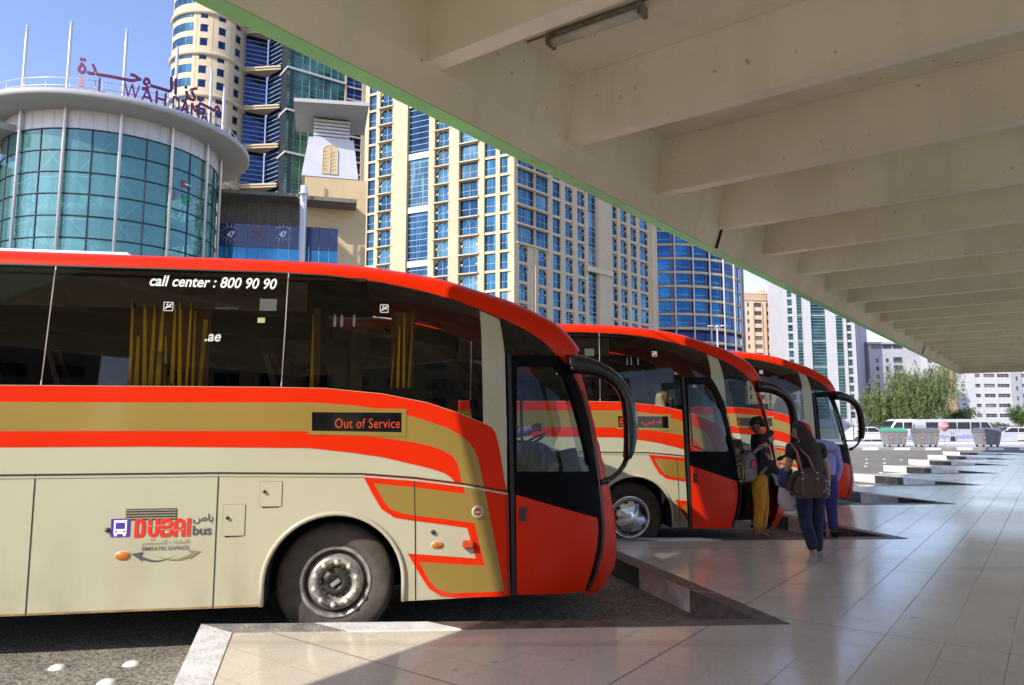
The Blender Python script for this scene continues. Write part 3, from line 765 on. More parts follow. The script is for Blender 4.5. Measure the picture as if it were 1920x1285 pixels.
def make_door(root):
    """Passenger door: black frame with a clear pane above and a red panel below."""
    gl = sd((968, 688), (1039, 688), (1054, 706), (1066, 728), (1085, 791), (1098, 846), (1105.5, 884), (968, 884))
    rp = sd((966.5, 927.5), (1117, 970.5), (1119.5, 993), (1117, 1025), (1107, 1068), (1094, 1108), (968, 1114.5))
    mb = MB()
    inner = [(p[0] + (0.012 if i in (0, 14, 15) else -0.008), p[1] + (-0.01 if i < 2 else (.008 if i in (13, 14) else 0))) for i, p in enumerate(DOOR)]
    patch(mb, inner[::-1], 0.012, 0, holes=[gl])
    patch(mb, inner[::-1], -0.03, 0, holes=[gl])
    n = len(inner)
    for i in range(n):
        a, b = inner[i], inner[(i + 1) % n]
        k = max(1, int(math.hypot(a[0] - b[0], a[1] - b[1]) / .08))
        for j in range(k):
            p = (a[0] + (b[0] - a[0]) * j / k, a[1] + (b[1] - a[1]) * j / k); q = (a[0] + (b[0] - a[0]) * (j + 1) / k, a[1] + (b[1] - a[1]) * (j + 1) / k)
            mb.add([surf(*p, .012), surf(*q, .012), surf(*q, -.03), surf(*p, -.03)], [(0, 1, 2, 3)], 0, True)
    d = mb.build('door', [m_blkd], root)
    mb = MB(); patch(mb, gl[::-1], 0.004, 0); mb.build('window', [m_clear], d)
    mb = MB(); patch(mb, rp[::-1], 0.017, 0); mb.build('door_panel', [m_red], d)
    mb = MB()
    strip(mb, sd((953, 666), (956.5, 800), (960, 925), (962.5, 1116)), .035, .02, 0)
    strip(mb, sd((1090, 731), (1107, 797), (1120, 878), (1128.5, 960), (1131, 993), (1128, 1031), (1117, 1075), (1101, 1109)), .022, .016, 0)
    mb.build('rubber_seal', [m_rub], d)
    mb = MB(); P = lambda u, v, o=0: surf(u, v, .02 + o)
    u, v = side(979, 963); w, h = .026, .062
    mb.add([P(u - w, v - h), P(u + w, v - h), P(u + w, v + h), P(u - w, v + h), P(u - w, v - h, .012), P(u + w, v - h, .012), P(u + w, v + h, .012), P(u - w, v + h, .012)], [(0, 1, 5, 4), (1, 2, 6, 5), (2, 3, 7, 6), (3, 0, 4, 7), (4, 5, 6, 7)], 0)
    mb.add([P(u - w * .3, v - h * .7, .02), P(u + w * .5, v - h * .7, .02), P(u + w * .5, v + h * .5, .02), P(u - w * .3, v + h * .5, .02)], [(0, 1, 2, 3)], 1)
    mb.build('door_handle', [m_blk, m_rimd], d)
    mb = MB(); mb.tube([Vector(surf(1.62, 1.5, -.06)), Vector(surf(1.62, 2.2, -.06))], .013, 8); mb.tube([Vector(surf(1.62, 1.5, -.06)), Vector(surf(2.05, 1.35, -.06))], .013, 8); mb.build('grab_rail', [m_rimd], d)
    return d

def make_bus(label, hubcap=False, group='coaches parked nose in to the platform'):
    root = thing('coach', label, 'bus', (0, 0, 0), 0, group, local=True)
    # --- side skins
    mb = MB()
    low = [(REAR, SILL)] + arch(AX2) + arch(AXU, .557) + [(1.433, .372)] + DOOR_L[:] + [(1.411, 2.815), (1.227, 2.888), (1.246, 1.853)] + WBOT[::-1][1:]
    patch(mb, low, 0, 0)
    corner = [DOOR[13], (2.25, .262), (2.335, .254)] + [(u, v) for u, v in NOSE[1:10]] + [(2.261, 2.564), (2.05, 2.388)] + DOOR[4:13]
    patch(mb, corner, 0.0, 1)
    livery(mb)
    lowL = [(REAR, SILL)] + arch(AX2) + arch(AXU, .557) + [(2.25, .262), (2.335, .254)] + [(u, v) for u, v in NOSE[1:7]] + [(2.36, 1.5), (1.246, 1.60)] + WBOT[::-1]
    patch(mb, lowL, 0, 0, left=True)
    o = 0.003
    patch(mb, [(REAR, 1.79), (0.4, 1.79), (1.2, 1.55), (2.3, .9), (2.3, .5), (1.0, 1.1), (.3, 1.5), (REAR, 1.6)], o, 1, left=True)
    # sills: stained lower edge
    strip(mb, [(REAR, SILL + .008), (AX2 - .57, SILL + .008)], .014, .003, 3); strip(mb, [(AX2 + .575, SILL + .008), (-.575, SILL + .008)], .014, .003, 3)
    # grooves between panels
    wl = [(REAR, 1.443), (-0.97, 1.443)] + z2((330, 768.5), (510, 782), (680, 803), (828, 829.5))
    strip(mb, wl, .013, .0042, 4)
    strip(mb, [(p[0], p[1] - .021) for p in wl], .014, .0062, 5)
    for u in (-2.335, -.95, -3.72, -5.1, -7.1):
        strip(mb, [(u, SILL), (u, 1.436)], .008, .0042, 4)
    strip(mb, z2((508, 782), (511, 930), (512, 1203)), .008, .0044, 4)
    strip(mb, z2((823, 832), (833, 1188)), .009, .0044, 4)
    body = mb.build('body', [m_cream, m_red, m_gold, m_rust, m_gap, m_lip], root)
    # --- roof, front and rear shell
    mb = MB()
    prof = []
    for i, ((wu, wv), (ru, rv)) in enumerate(zip(WT, RT)):
        y0 = fy(wu, wv); q = []; g = i / (len(WT) - 1); kk = 1.42 - .32 * g; ru, rv = wu + (ru - wu) * (kk if i > 1 else 1), wv + (rv - wv) * kk; wy = .22 + .16 * g
        for k in range(9):
            a = pi / 2 * k / 8
            q.append((wu + (ru - wu) * sin(a), y0 + wy * (1 - cos(a)), wv + (rv - wv) * sin(a)))
        prof.append(q)
    fine = []
    for i in range(len(prof) - 1):
        n = 1 if i == 0 else 4
        for k in range(n):
            t = k / n
            p0, p1, p2, p3 = prof[max(i - 1, 0)], prof[i], prof[i + 1], prof[min(i + 2, len(prof) - 1)]
            row = []
            for a, b, c, d in zip(p0, p1, p2, p3):
                if i == 0: row.append(b)
                else:
                    if i == 1: a = tuple(2 * x - y for x, y in zip(b, c))
                    row.append(tuple(.5 * (2 * B + (Cc - A) * t + (2 * A - 5 * B + 4 * Cc - D) * t * t + (3 * B - A - 3 * Cc + D) * t ** 3) for A, B, Cc, D in zip(a, b, c, d)))
            fine.append(row)
    fine.append(prof[-1])
    rows = []
    for q in fine:
        crown = [(q[-1][0] + .05 * sin(pi * s), q[-1][1] + (WID - 2 * q[-1][1]) * s, q[-1][2] + .02 * sin(pi * s)) for s in (.2, .4, .6, .8)]
        rows.append(q + crown + [(p[0], WID - p[1], p[2]) for p in q[::-1]])
    m = len(rows[0])
    mb.add([p for r in rows for p in r], [(i * m + j, (i + 1) * m + j, (i + 1) * m + j + 1, i * m + j + 1) for i in range(len(rows) - 1) for j in range(m - 1)], 0, True)
    for q in range(len(mb.f)):
        if 8 <= q % (m - 1) <= m - 10 and q < (len(rows) - 14) * (m - 1): mb.mi[q] = 1
    strip(mb, [(p[0], p[1] - .004) for p in WT], .012, .004, 2)
    mb.build('roof', [m_red, m_pod, m_rub], root)
    mb = MB(); mb.hexa([(-6.6, .30, 3.2), (-1.79, .30, 3.2), (-1.79, 2.2, 3.2), (-6.6, 2.2, 3.2), (-6.5, .36, 3.35), (-1.86, .36, 3.35), (-1.86, 2.14, 3.35), (-6.5, 2.14, 3.35)]); mb.build('roof_unit', [m_pod], root, bevel=.02)
    mb = MB()
    for i in range(9):
        v0, v1 = .254 + (.85 - .254) * i / 9, .254 + (.85 - .254) * (i + 1) / 9
        ys = [R2 + (WID - 2 * R2) * k / 8 for k in range(9)]
        mb.add([(nose_u(v) + .07 * sin(pi * k / 8), y, v) for v in (v0, v1) for k, y in enumerate(ys)], [(k, k + 1, k + 10, k + 9) for k in range(8)], 0, True)
    mb.box((REAR - .03, .02, SILL), (REAR, WID - .02, 3.2), 0)
    mb.build('front_panel', [m_red], root)
    mb = MB()
    ws = []
    for i in range(17):
        v = .85 + (2.56 - .85) * i / 16
        y0 = R2 + .03 * max(0, v - 1.45) ** 2
        ws += [(nose_u(v) + .07 * sin(pi * k / 8), y0 + (WID - 2 * y0) * k / 8, v) for k in range(9)]
    mb.add(ws, [(i * 9 + k, i * 9 + k + 1, (i + 1) * 9 + k + 1, (i + 1) * 9 + k) for i in range(16) for k in range(8)], 0, True)
    mb.build('windscreen', [m_clear], root)
    # --- glazing
    divs = [REAR + .05, -7.2, -5.6, -3.95, -2.337, -0.468]
    for k, (a, b) in enumerate(zip(divs, divs[1:])):
        g = .006
        mb = MB(); patch(mb, [(a + g, 2.160), (b - g, 2.160), (b - g, 3.152), (a + g, 3.152)], 0.002, 0)
        mb.build('window', [m_tint], root)
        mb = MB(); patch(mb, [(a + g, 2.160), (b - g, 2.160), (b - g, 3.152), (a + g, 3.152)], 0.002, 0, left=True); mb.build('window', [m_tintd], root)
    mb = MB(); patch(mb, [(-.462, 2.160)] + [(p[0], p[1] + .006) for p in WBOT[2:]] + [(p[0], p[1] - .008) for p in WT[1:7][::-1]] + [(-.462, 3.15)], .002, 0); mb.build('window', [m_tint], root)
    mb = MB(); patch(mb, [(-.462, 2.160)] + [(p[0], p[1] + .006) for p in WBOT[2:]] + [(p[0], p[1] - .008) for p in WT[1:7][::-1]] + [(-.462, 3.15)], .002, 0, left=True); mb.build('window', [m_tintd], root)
    mb = MB(); patch(mb, [(1.26, 1.64), (2.34, 1.53)] + [(nose_u(v) - .06, v) for v in (1.8, 2.1, 2.3)] + [(2.0, 2.38), (1.79, 2.6), (1.40, 2.79), (1.26, 2.85)], .002, 0, left=True); mb.build('driver_window', [m_clear], root)
    mb = MB(); patch(mb, [DOOR[0], DOOR[1], DOOR[2], (2.05, 2.388)] + [(p[0], p[1] - .006) for p in WT[7:11][::-1]], .001, 0); mb.build('quarter_light', [m_black_glass], root)
    mb = MB()
    for k, u in enumerate(divs[1:]):
        du = 0.006
        strip(mb, [(u - (.01 if k else 0), 2.158), (u + (.01 if k else 0), 3.152)], .010, .003, 0)
    mb.build('window_joint', [m_div], root)
    # --- lettering, labels and emblem
    LM = [m_lett, m_dred, m_purp, m_wht, m_lett2, mat('pale_decal', (.62, .62, .60), .5, var=0), mat('faint_decal', (.07, .07, .065), .6, var=0), m_sticker, mat('olive_sticker', (.42, .42, .2), .6, var=0)]
    mb = MB()
    add_bus_text(mb, 0, 1, 2, 3, 4); mb.build('logo', LM + [m_cream], root); mb = MB()
    put_text(mb, '.ae', lambda u, v: surf(u, v, .0045), -1.115, -.985, 2.535, 2.60, 5, shear=.22, bold=.02)
    put_text(mb, 'TNT TOURISM', lambda u, v: surf(u, v, .0045), -1.97, -1.79, 2.83, 2.85, 6) if False else None
    put_text(mb, 'EMERGENCY EXIT', lambda u, v: surf(u, v, .0045), -1.04, -.86, 2.815, 2.832, 6)
    mb.build('web_lettering', LM, root)
    for (x, y, w) in ((316, 575, .036), (720.5, 579, .034)):                 # no-smoking style square signs
        u, v = side(x, y); mb = MB()
        for k in range(4):
            a = [(u - w, v - w), (u + w, v - w), (u + w, v + w), (u - w, v + w)]; strip(mb, [a[k], a[(k + 1) % 4]], .006, .0045, 5)
        strip(mb, [(u - w * .8, v - w * .6), (u + w * .8, v + w * .7)], .010, .0045, 5); strip(mb, [(u - w * .5, v), (u + w * .7, v - .004)], .010, .0047, 5); strip(mb, [(u - w * .4, v + w * .3), (u - w * .1, v + w * .7)], .010, .0047, 5); mb.build('pictogram', LM, root)
    mb = MB()
    for x in (628, 641, 664):
        u, v = side(x, 602)
        strip(mb, [(u, v - .05), (u, v + .03)], .022, .0045, 6); strip(mb, [(u - .008, v + .045), (u + .008, v + .045)], .018, .0045, 6)
    mb.build('people_pictogram', LM, root); mb = MB()
    u, v = side(503, 572); strip(mb, [(u - .07, v), (u + .07, v)], .105, .0045, 7); mb.build('sticker', LM, root); mb = MB()
    u, v = side(490, 601); strip(mb, [(u - .03, v), (u + .03, v)], .045, .0045, 8)
    mb.build('sticker', LM, root)
    # --- destination display
    mb = MB(); a = sd((578, 765), (762, 767), (762, 819), (578, 815)); b = sd((585, 773), (753, 774), (753, 811), (585, 808))
    patch(mb, a[::-1], .007, 0, holes=[b]); disp = mb.build('destination_display', [m_gold, m_rub], root)
    mb = MB(); patch(mb, b[::-1], .006, 0); mb.build('display_panel', [m_black_glass], disp)
    # --- hatches, louvre, lamps
    for x0, y0, x1, y1 in ((417, 946, 460, 1005), (487, 903, 529, 950)):
        (ua, va), (ub, vb) = side(x0, y1), side(x1, y0)
        mb = MB(); patch(mb, [(ua, va), (ub, va), (ub, vb), (ua, vb)], .006, 0)
        strip(mb, [(ua + .02, va - .006), (ub - .02, va - .001)], .012, .0048, 1); strip(mb, [(ub + .001, va), (ub + .001, vb)], .004, .0046, 2); strip(mb, [(ua - .001, va), (ua - .001, vb)], .004, .0046, 2); strip(mb, [(ua, vb + .001), (ub, vb + .001)], .004, .0046, 2)  # thick dark strip paints the shadow under the hatch
        mb.lathe([(.014, 0), (.012, .02), (0, .022)], surf(ua + .035, (va + vb) / 2 + .02, .006), (0, -1, 0), 10, 1)
        mb.build('service_hatch', [m_cream, m_rimd, m_lett2], root)
    (ua, va), (ub, vb) = side(236, 976), side(332, 953)
    mb = MB(); strip(mb, [(ua, (va + vb) / 2), (ub, (va + vb) / 2)], vb - va, .0045, 0)
    for k in range(4):
        v = va + (vb - va) * (k + .62) / 4.3
        q = [surf(ua + .004, v - .004, .006), surf(ub - .002, v - .004, .006), surf(ub - .002, v + .008, .012), surf(ua + .004, v + .008, .012)]
        mb.add(q, [(0, 1, 2, 3)], 1)
    mb.build('vent_louvre', [m_gap, m_cream], root)
    for (x, y, rx, rz, mm) in ((230, 1042, .055, .033, m_amber), (820, 1022, .050, .028, m_amber)):
        u, v = side(x, y); p = Vector(surf(u, v, .006)); mb = MB(); mb.ball(p, (rx, .014, rz), 0, 16, 8); mb.ball(p + Vector((0, .006, 0)), (rx + .008, .016, rz + .006), 1, 16, 8); mb.build('side_lamp', [mm, m_lip], root)
    u, v = side(877, 1020); p = Vector(surf(u, v, .006)); mb = MB(); mb.obox(p + Vector((0, -.02, 0)), (.048, 0, 0), (0, .03, 0), (0, 0, .034)); mb.build('side_lamp', [m_rlens], root, bevel=.012)
    u, v = side(896, 960); p = Vector(surf(u, v, .004)); mb = MB(); mb.lathe([(.055, 0), (.05, .016), (.036, .02), (.034, .008)], p, (0, -1, 0), 24, 0); mb.lathe([(.034, .008), (.02, .012), (0, .012)], p, (0, -1, 0), 16, 1); mb.obox(p + Vector((0, -.016, 0)), (.03, 0, 0), (0, .004, 0), (0, 0, .006), 0); mb.build('air_socket', [m_lip, m_rlens], root)
    for x, y in ((202, 994), (812, 998)):
        u, v = side(x, y); mb = MB(); mb.lathe([(.02, 0), (.016, .018), (0, .02)], surf(u, v, .002), (0, -1, 0), 12); mb.build('lock', [m_rimd], root)
    # --- wheel arches and wheels
    for cx in (AX2, AXU):
        A = arch(cx, .555, 24)
        for lf in (False, True):
            mb = MB()
            vs = []
            for u, v in A: vs += [surf(u, v, 0, lf), (u, .62 if not lf else WID - .62, v)]
            mb.add(vs, [(2 * i, 2 * i + 1, 2 * i + 3, 2 * i + 2) for i in range(len(A) - 1)], 0, True)
            mb.add([(u, .62 if not lf else WID - .62, v) for u, v in A], [list(range(len(A)))], 0)
            if not lf: mb.tube([surf(u, v, .004) for u, v in arch(cx, .575, 24, SILL)], [(.024, .02)] * 27, 8, 1)
            mb.build('wheel_arch', [m_under, m_lip], root)
        make_wheel(root, cx, .20, hubcap); make_wheel(root, cx, WID - .20)
    # --- underside and luggage hold (solid, dark)
    mb = MB()
    mb.box((REAR + .02, .06, SILL + .03), (AX2 - .58, WID - .06, 1.40)); mb.box((AX2 + .58, .06, SILL + .03), (-.58, WID - .06, 1.40))
    mb.box((AX2 - .578, .64, .62), (AX2 + .578, WID - .64, 1.398)); mb.box((-.578, .64, .62), (.578, WID - .64, 1.398))
    mb.box((AX2 - .578, .06, 1.115), (AX2 + .578, .638, 1.398)); mb.box((-.578, .06, 1.115), (.578, .638, 1.398))
    mb.box((.582, .06, SILL + .03), (1.40, WID - .06, 1.40)); mb.box((1.402, 1.0, SILL + .03), (2.2, WID - .2, 1.10)); mb.box((1.402, .36, SILL + .03), (1.95, .998, .46)); mb.box((1.402, .62, .462), (1.9, .998, .75))
    mb.tube([(AX2, .3, AXV), (AX2, WID - .3, AXV)], .07, 8); mb.tube([(0, .3, AXV), (0, WID - .3, AXV)], .06, 8)
    mb.build('underbody', [m_under], root)
    # --- interior
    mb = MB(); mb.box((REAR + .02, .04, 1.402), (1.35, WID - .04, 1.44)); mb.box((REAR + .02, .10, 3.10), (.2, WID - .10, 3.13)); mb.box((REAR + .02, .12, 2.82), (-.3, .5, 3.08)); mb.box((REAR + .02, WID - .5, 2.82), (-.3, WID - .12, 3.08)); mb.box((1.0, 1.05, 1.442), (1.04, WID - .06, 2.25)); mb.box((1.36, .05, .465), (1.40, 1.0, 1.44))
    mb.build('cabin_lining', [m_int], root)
    for k in range(10):
        u = REAR + .7 + k * .86
        for y0 in (.10, 1.5):
            mb = MB(); mb.box((u, y0, 1.46), (u + .48, y0 + .88, 1.86)); mb.hexa([(u - .02, y0, 1.8), (u + .12, y0, 1.8), (u + .12, y0 + .88, 1.8), (u - .02, y0 + .88, 1.8), (u - .22, y0, 2.5), (u - .12, y0, 2.5), (u - .12, y0 + .88, 2.5), (u - .22, y0 + .88, 2.5)])
            mb.build('seat', [m_seat], root, bevel=.05)
    mb = MB(); mb.box((1.55, 1.5, 1.11), (1.95, 2.05, 1.5)); mb.hexa([(1.42, 1.5, 1.48), (1.56, 1.5, 1.48), (1.56, 2.05, 1.48), (1.42, 2.05, 1.48), (1.32, 1.52, 2.15), (1.42, 1.52, 2.15), (1.42, 2.03, 2.15), (1.32, 2.03, 2.15)]); mb.build('driver_seat', [m_seat], root, bevel=.04)
    mb = MB(); mb.hexa([(2.0, .75, 1.1), (2.42, .75, 1.0), (2.42, 2.2, 1.0), (2.0, 2.2, 1.1), (2.12, .8, 1.42), (2.4, .8, 1.36), (2.4, 2.2, 1.36), (2.12, 2.2, 1.52)]); mb.box((1.9, .95, 1.11), (2.02, 1.25, 1.30)); mb.build('dashboard', [m_dash], root, bevel=.04)
    mb = MB(); c = Vector((1.98, 1.78, 1.62)); ax = Vector((.5, 0, -.86)).normalized(); x = Vector((0, 1, 0)); y = ax.cross(x)
    mb.tube([c + (x * cos(a) + y * sin(a)) * .21 for a in [2 * pi * k / 20 for k in range(21)]], .016, 6, cap=False); mb.tube([c - x * .2, c + x * .2], .014, 6); mb.tube([c, c + ax * .3], .03, 8); mb.build('steering_wheel', [m_blk], root)
    # gathered curtains just inside the glass
    def curtain(x0, x1, ytop, ybot, stripes, seed):
        rr = random.Random(seed)
        mb = MB(); ua, ub = side(x0, 640)[0], side(x1, 640)[0]
        vt, vb = side(x0, ytop)[1], 2.16
        n = stripes * 2
        top = [ua + (ub - ua) * (k + rr.uniform(-.3, .3)) / n for k in range(n + 1)]; bot = [ua + (ub - ua) * (k + rr.uniform(-.4, .4)) / n for k in range(n + 1)]
        for k in range(n):
            ya, yb = (.085, .17) if k % 2 == 0 else (.17, .085)
            if k % 2 == 0:
                h = vt - rr.choice((0, .03, .08, .15, .3)); b0 = vb
                wq = rr.uniform(.45, 1.0)
                ln = rr.uniform(-.02, .03); e0 = top[k] + ln; e1 = e0 + (top[k + 1] - top[k]) * wq * rr.choice((.12, .25, .8)); f0, f1 = bot[k], bot[k] + (bot[k + 1] - bot[k]) * wq
                mb.add([(f0, ya + .01, b0), (f1, ya + .05, b0), (e1, ya + .05, h), (e0, ya + .01, h)], [(0, 1, 2, 3)], 0)
            mb.add([(bot[k], .16, vb), (bot[k + 1], .20, vb), (top[k + 1], .20, vt - .02), (top[k], .16, vt - .02)], [(0, 1, 2, 3)], 1)
        mb.build('curtain', [m_cur, m_curb], root)
    curtain(238, 385, 562, 720, 11, 4); curtain(733, 778, 578, 735, 4, 9); curtain(584, 597, 570, 660, 1, 2)
    # --- mirror arm and head
    mb = MB()
    path = [(1036, 392, 36), (1065, 391, 36), (1100, 397, 34), (1135, 407, 31), (1168, 423, 28), (1198, 444, 24), (1222, 472, 22), (1240, 508, 25), (1249, 550, 27), (1253, 600, 26.5), (1252, 645, 24), (1247, 690, 19), (1240, 715, 13)]
    pts = []; rad = []
    for x, y, r in path:
        u, v = bus_plane(500 + x / 1.8361, 470 + y / 1.8361, .30); pts.append((u, .30, v)); rad.append((r / 1.8361 / 1403 * 6.6, .085))
    mb.tube(pts, rad, 14, 0, up=(0, 1, 0))
    lp = [(1240, 715, 10), (1230, 738, 9.5), (1212, 763, 8.5), (1192, 780, 8), (1170, 792, 10), (1150, 800, 10)]
    pts = []
    for x, y, r in lp:
        u, v = bus_plane(500 + x / 1.8361, 470 + y / 1.8361, .32); pts.append((u, .32, v))
    mb.tube(pts, [r / 1.8361 / 1403 * 6.6 for _, _, r in lp], 10, 0)
    mb.ball(pts[-2], .035, 0)
    arm = mb.build('mirror_arm', [m_blk], root)
    return root, disp

def led_text(disp, rows):
    mb = MB()
    for s, x0, x1, y0, y1, k in rows:
        (ua, va), (ub, vb) = side(x0, y1), side(x1, y0)
        put_text(mb, s, lambda u, v: surf(u, v, .0085), ua, ub, va, vb, 0, **k)
    mb.build('display_text', [m_led], disp)

bus1, disp1 = make_bus('red gold and cream coach nearest the camera with its door shut and bolted wheels')
door1 = make_door(bus1)
_first = True
def delete_tree(o):
    for ch in list(o.children): delete_tree(ch)
    bpy.data.objects.remove(o)
def place_bus(o, off):
    o.location = BUS0 + off; o.rotation_euler = (0, 0, BA)
bus2 = copy_tree(bus1)
bus3 = copy_tree(bus1)
place_bus(bus1, Vector((0, 0, 0))); place_bus(bus2, Vector((3.22, 4.29, 0))); place_bus(bus3, Vector((6.12, 8.20, 0)))
bus2['label'] = 'middle red gold and cream coach with its door standing open and people boarding'
bus3['label'] = 'farthest red gold and cream coach, seen past the woman carrying bags'
for b in (bus2, bus3):
    for ch in list(b.children):
        if (ch.name.startswith('wheel') and not ch.name.startswith('wheel_arch')) or ch.name.startswith('curtain'): delete_tree(ch)
    for cx in (AX2, AXU):
        make_wheel(b, cx, .20, True); make_wheel(b, cx, WID - .20)
mb = MB(); put_text(mb, 'call center : 800 90 90', lambda u, v: surf(u, v, .005), -1.585, -.552, 3.0, 3.098, 0, shear=.22, bold=.018); mb.build('phone_lettering', [m_wht], bus1, merge=False)
led_text(disp1, [('Out of Service', 628, 750, 785, 803, {'spacing': 1.05})])
for b in (bus2, bus3):
    for ch in b.children:
        if ch.name.startswith('destination_display'): led_text(ch, [('E', 590, 604, 780, 804, {'bold': .01}), ('\uFEF2\uFE91\uFEA9', 662, 730, 784, 804, {})])
        if ch.name.startswith('curtain'): continue
        if b is bus2 and ch.name.startswith('door') and ch.name.split('.')[0] == 'door':
            ch.location = (-0.86, -0.42, 0.03)

# ------------------------------------------------------------------ people
m_skin = mat('skin_brown', (0.46, 0.27, 0.185), 0.55, var=0.08, vs=8)
m_skin2 = mat('skin_dark', (0.26, 0.14, 0.095), 0.5, var=0.08, vs=8)
m_hair = mat('hair_black', (0.028, 0.017, 0.013), 0.75, var=0.5, vs=60, bump=0.4, bs=120)
m_blackc = mat('cloth_black', (0.026, 0.025, 0.027), 0.9, var=0.4, vs=10, bump=0.5, bs=14)
m_ochre = mat('cloth_ochre', (0.55, 0.26, 0.02), 0.85, var=0.3, vs=7, bump=0.9, bs=10)
m_navy = mat('cloth_navy_denim', (0.020, 0.023, 0.055), 0.85, var=0.35, vs=9, bump=0.7, bs=12)
m_lav = mat('cloth_lavender', (0.33, 0.34, 0.70), 0.85, var=0.15, vs=6, bump=0.7, bs=10)
m_purpt = mat('cloth_indigo', (0.035, 0.03, 0.16), 0.85, var=0.25, vs=8, bump=0.6, bs=12)
m_shoe = mat('shoe_pale', (0.45, 0.44, 0.43), 0.6, var=0.15, vs=15)
m_shoeb = mat('shoe_brown', (0.18, 0.10, 0.05), 0.6, var=0.2)
m_shoek = mat('shoe_black', (0.02, 0.02, 0.02), 0.5, var=0.2)
m_leath = mat('bag_dark_brown', (0.06, 0.030, 0.024), 0.38, var=0.3, vs=12, bump=0.3, bs=40)
m_tan = mat('bag_tan_leather', (0.38, 0.13, 0.07), 0.45, var=0.2, vs=14)
m_denim = mat('denim_blue', (0.05, 0.07, 0.17), 0.9, var=0.45, vs=14, bump=0.9, bs=18)
m_pgrey = mat('pack_grey_nylon', (0.21, 0.20, 0.215), 0.75, var=0.25, vs=12, bump=0.5, bs=24)
m_pyel = mat('pack_yellow_trim', (0.75, 0.58, 0.03), 0.6, var=0.1)
m_ppink = mat('pink_tag', (0.75, 0.04, 0.13), 0.5, var=0.05)
m_scarf = mat('scarf_pale_green', (0.62, 0.74, 0.56), 0.85, var=0.15, vs=10)
m_steel = mat('buckle_steel', (0.6, 0.58, 0.55), 0.25, metal=1.0, var=0.1)
mm_, nt_, b_ = new_mat('plastic_bag_film')
b_.inputs['Base Color'].default_value = (0.72, 0.70, 0.74, 1); b_.inputs['Roughness'].default_value = 0.3; b_.inputs['Alpha'].default_value = 0.72
m_film = mm_

def V(*a): return Vector(a)
def skin_part(name, nodes, edges, m, parent, sub=2):
    mb = MB(); vs, fs = skin_mesh(nodes, edges, sub); mb.add(vs, fs, 0, True)
    return mb.build(name, m, parent, merge=False)
def chain(nodes, edges, start, pts):
    """Append a chain of (co, radius) starting from node index start; returns the last index."""
    p = start
    for co, r in pts:
        nodes.append((co, r)); edges.append((p, len(nodes) - 1)); p = len(nodes) - 1
    return p
def hand(nodes, edges, wrist_i, w, d, side, curl=0.5, sc=1.0):
    """Palm and five fingers: w wrist point, d hand direction, side = towards the thumb."""
    d, side = d.normalized(), side.normalized(); nrm = d.cross(side)
    palm = chain(nodes, edges, wrist_i, [(w + d * .035 * sc, (.024, .016)), (w + d * .075 * sc, (.036, .014))])
    for k, (o, l) in enumerate(((.027, .066), (.009, .074), (-.010, .069), (-.028, .053))):
        b0 = w + d * .085 * sc + side * o * sc
        chain(nodes, edges, palm, [(b0, .009), (b0 + (d * .6 - nrm * curl * .5) * l * .55 * sc, .0085), (b0 + (d * .55 - nrm * curl * 1.3) * l * sc, .007)])
    chain(nodes, edges, palm - 1, [(w + d * .05 * sc + side * .032 * sc, .010), (w + d * .085 * sc + side * .048 * sc - nrm * .01, .009), (w + d * .108 * sc + side * .045 * sc - nrm * .02, .007)])

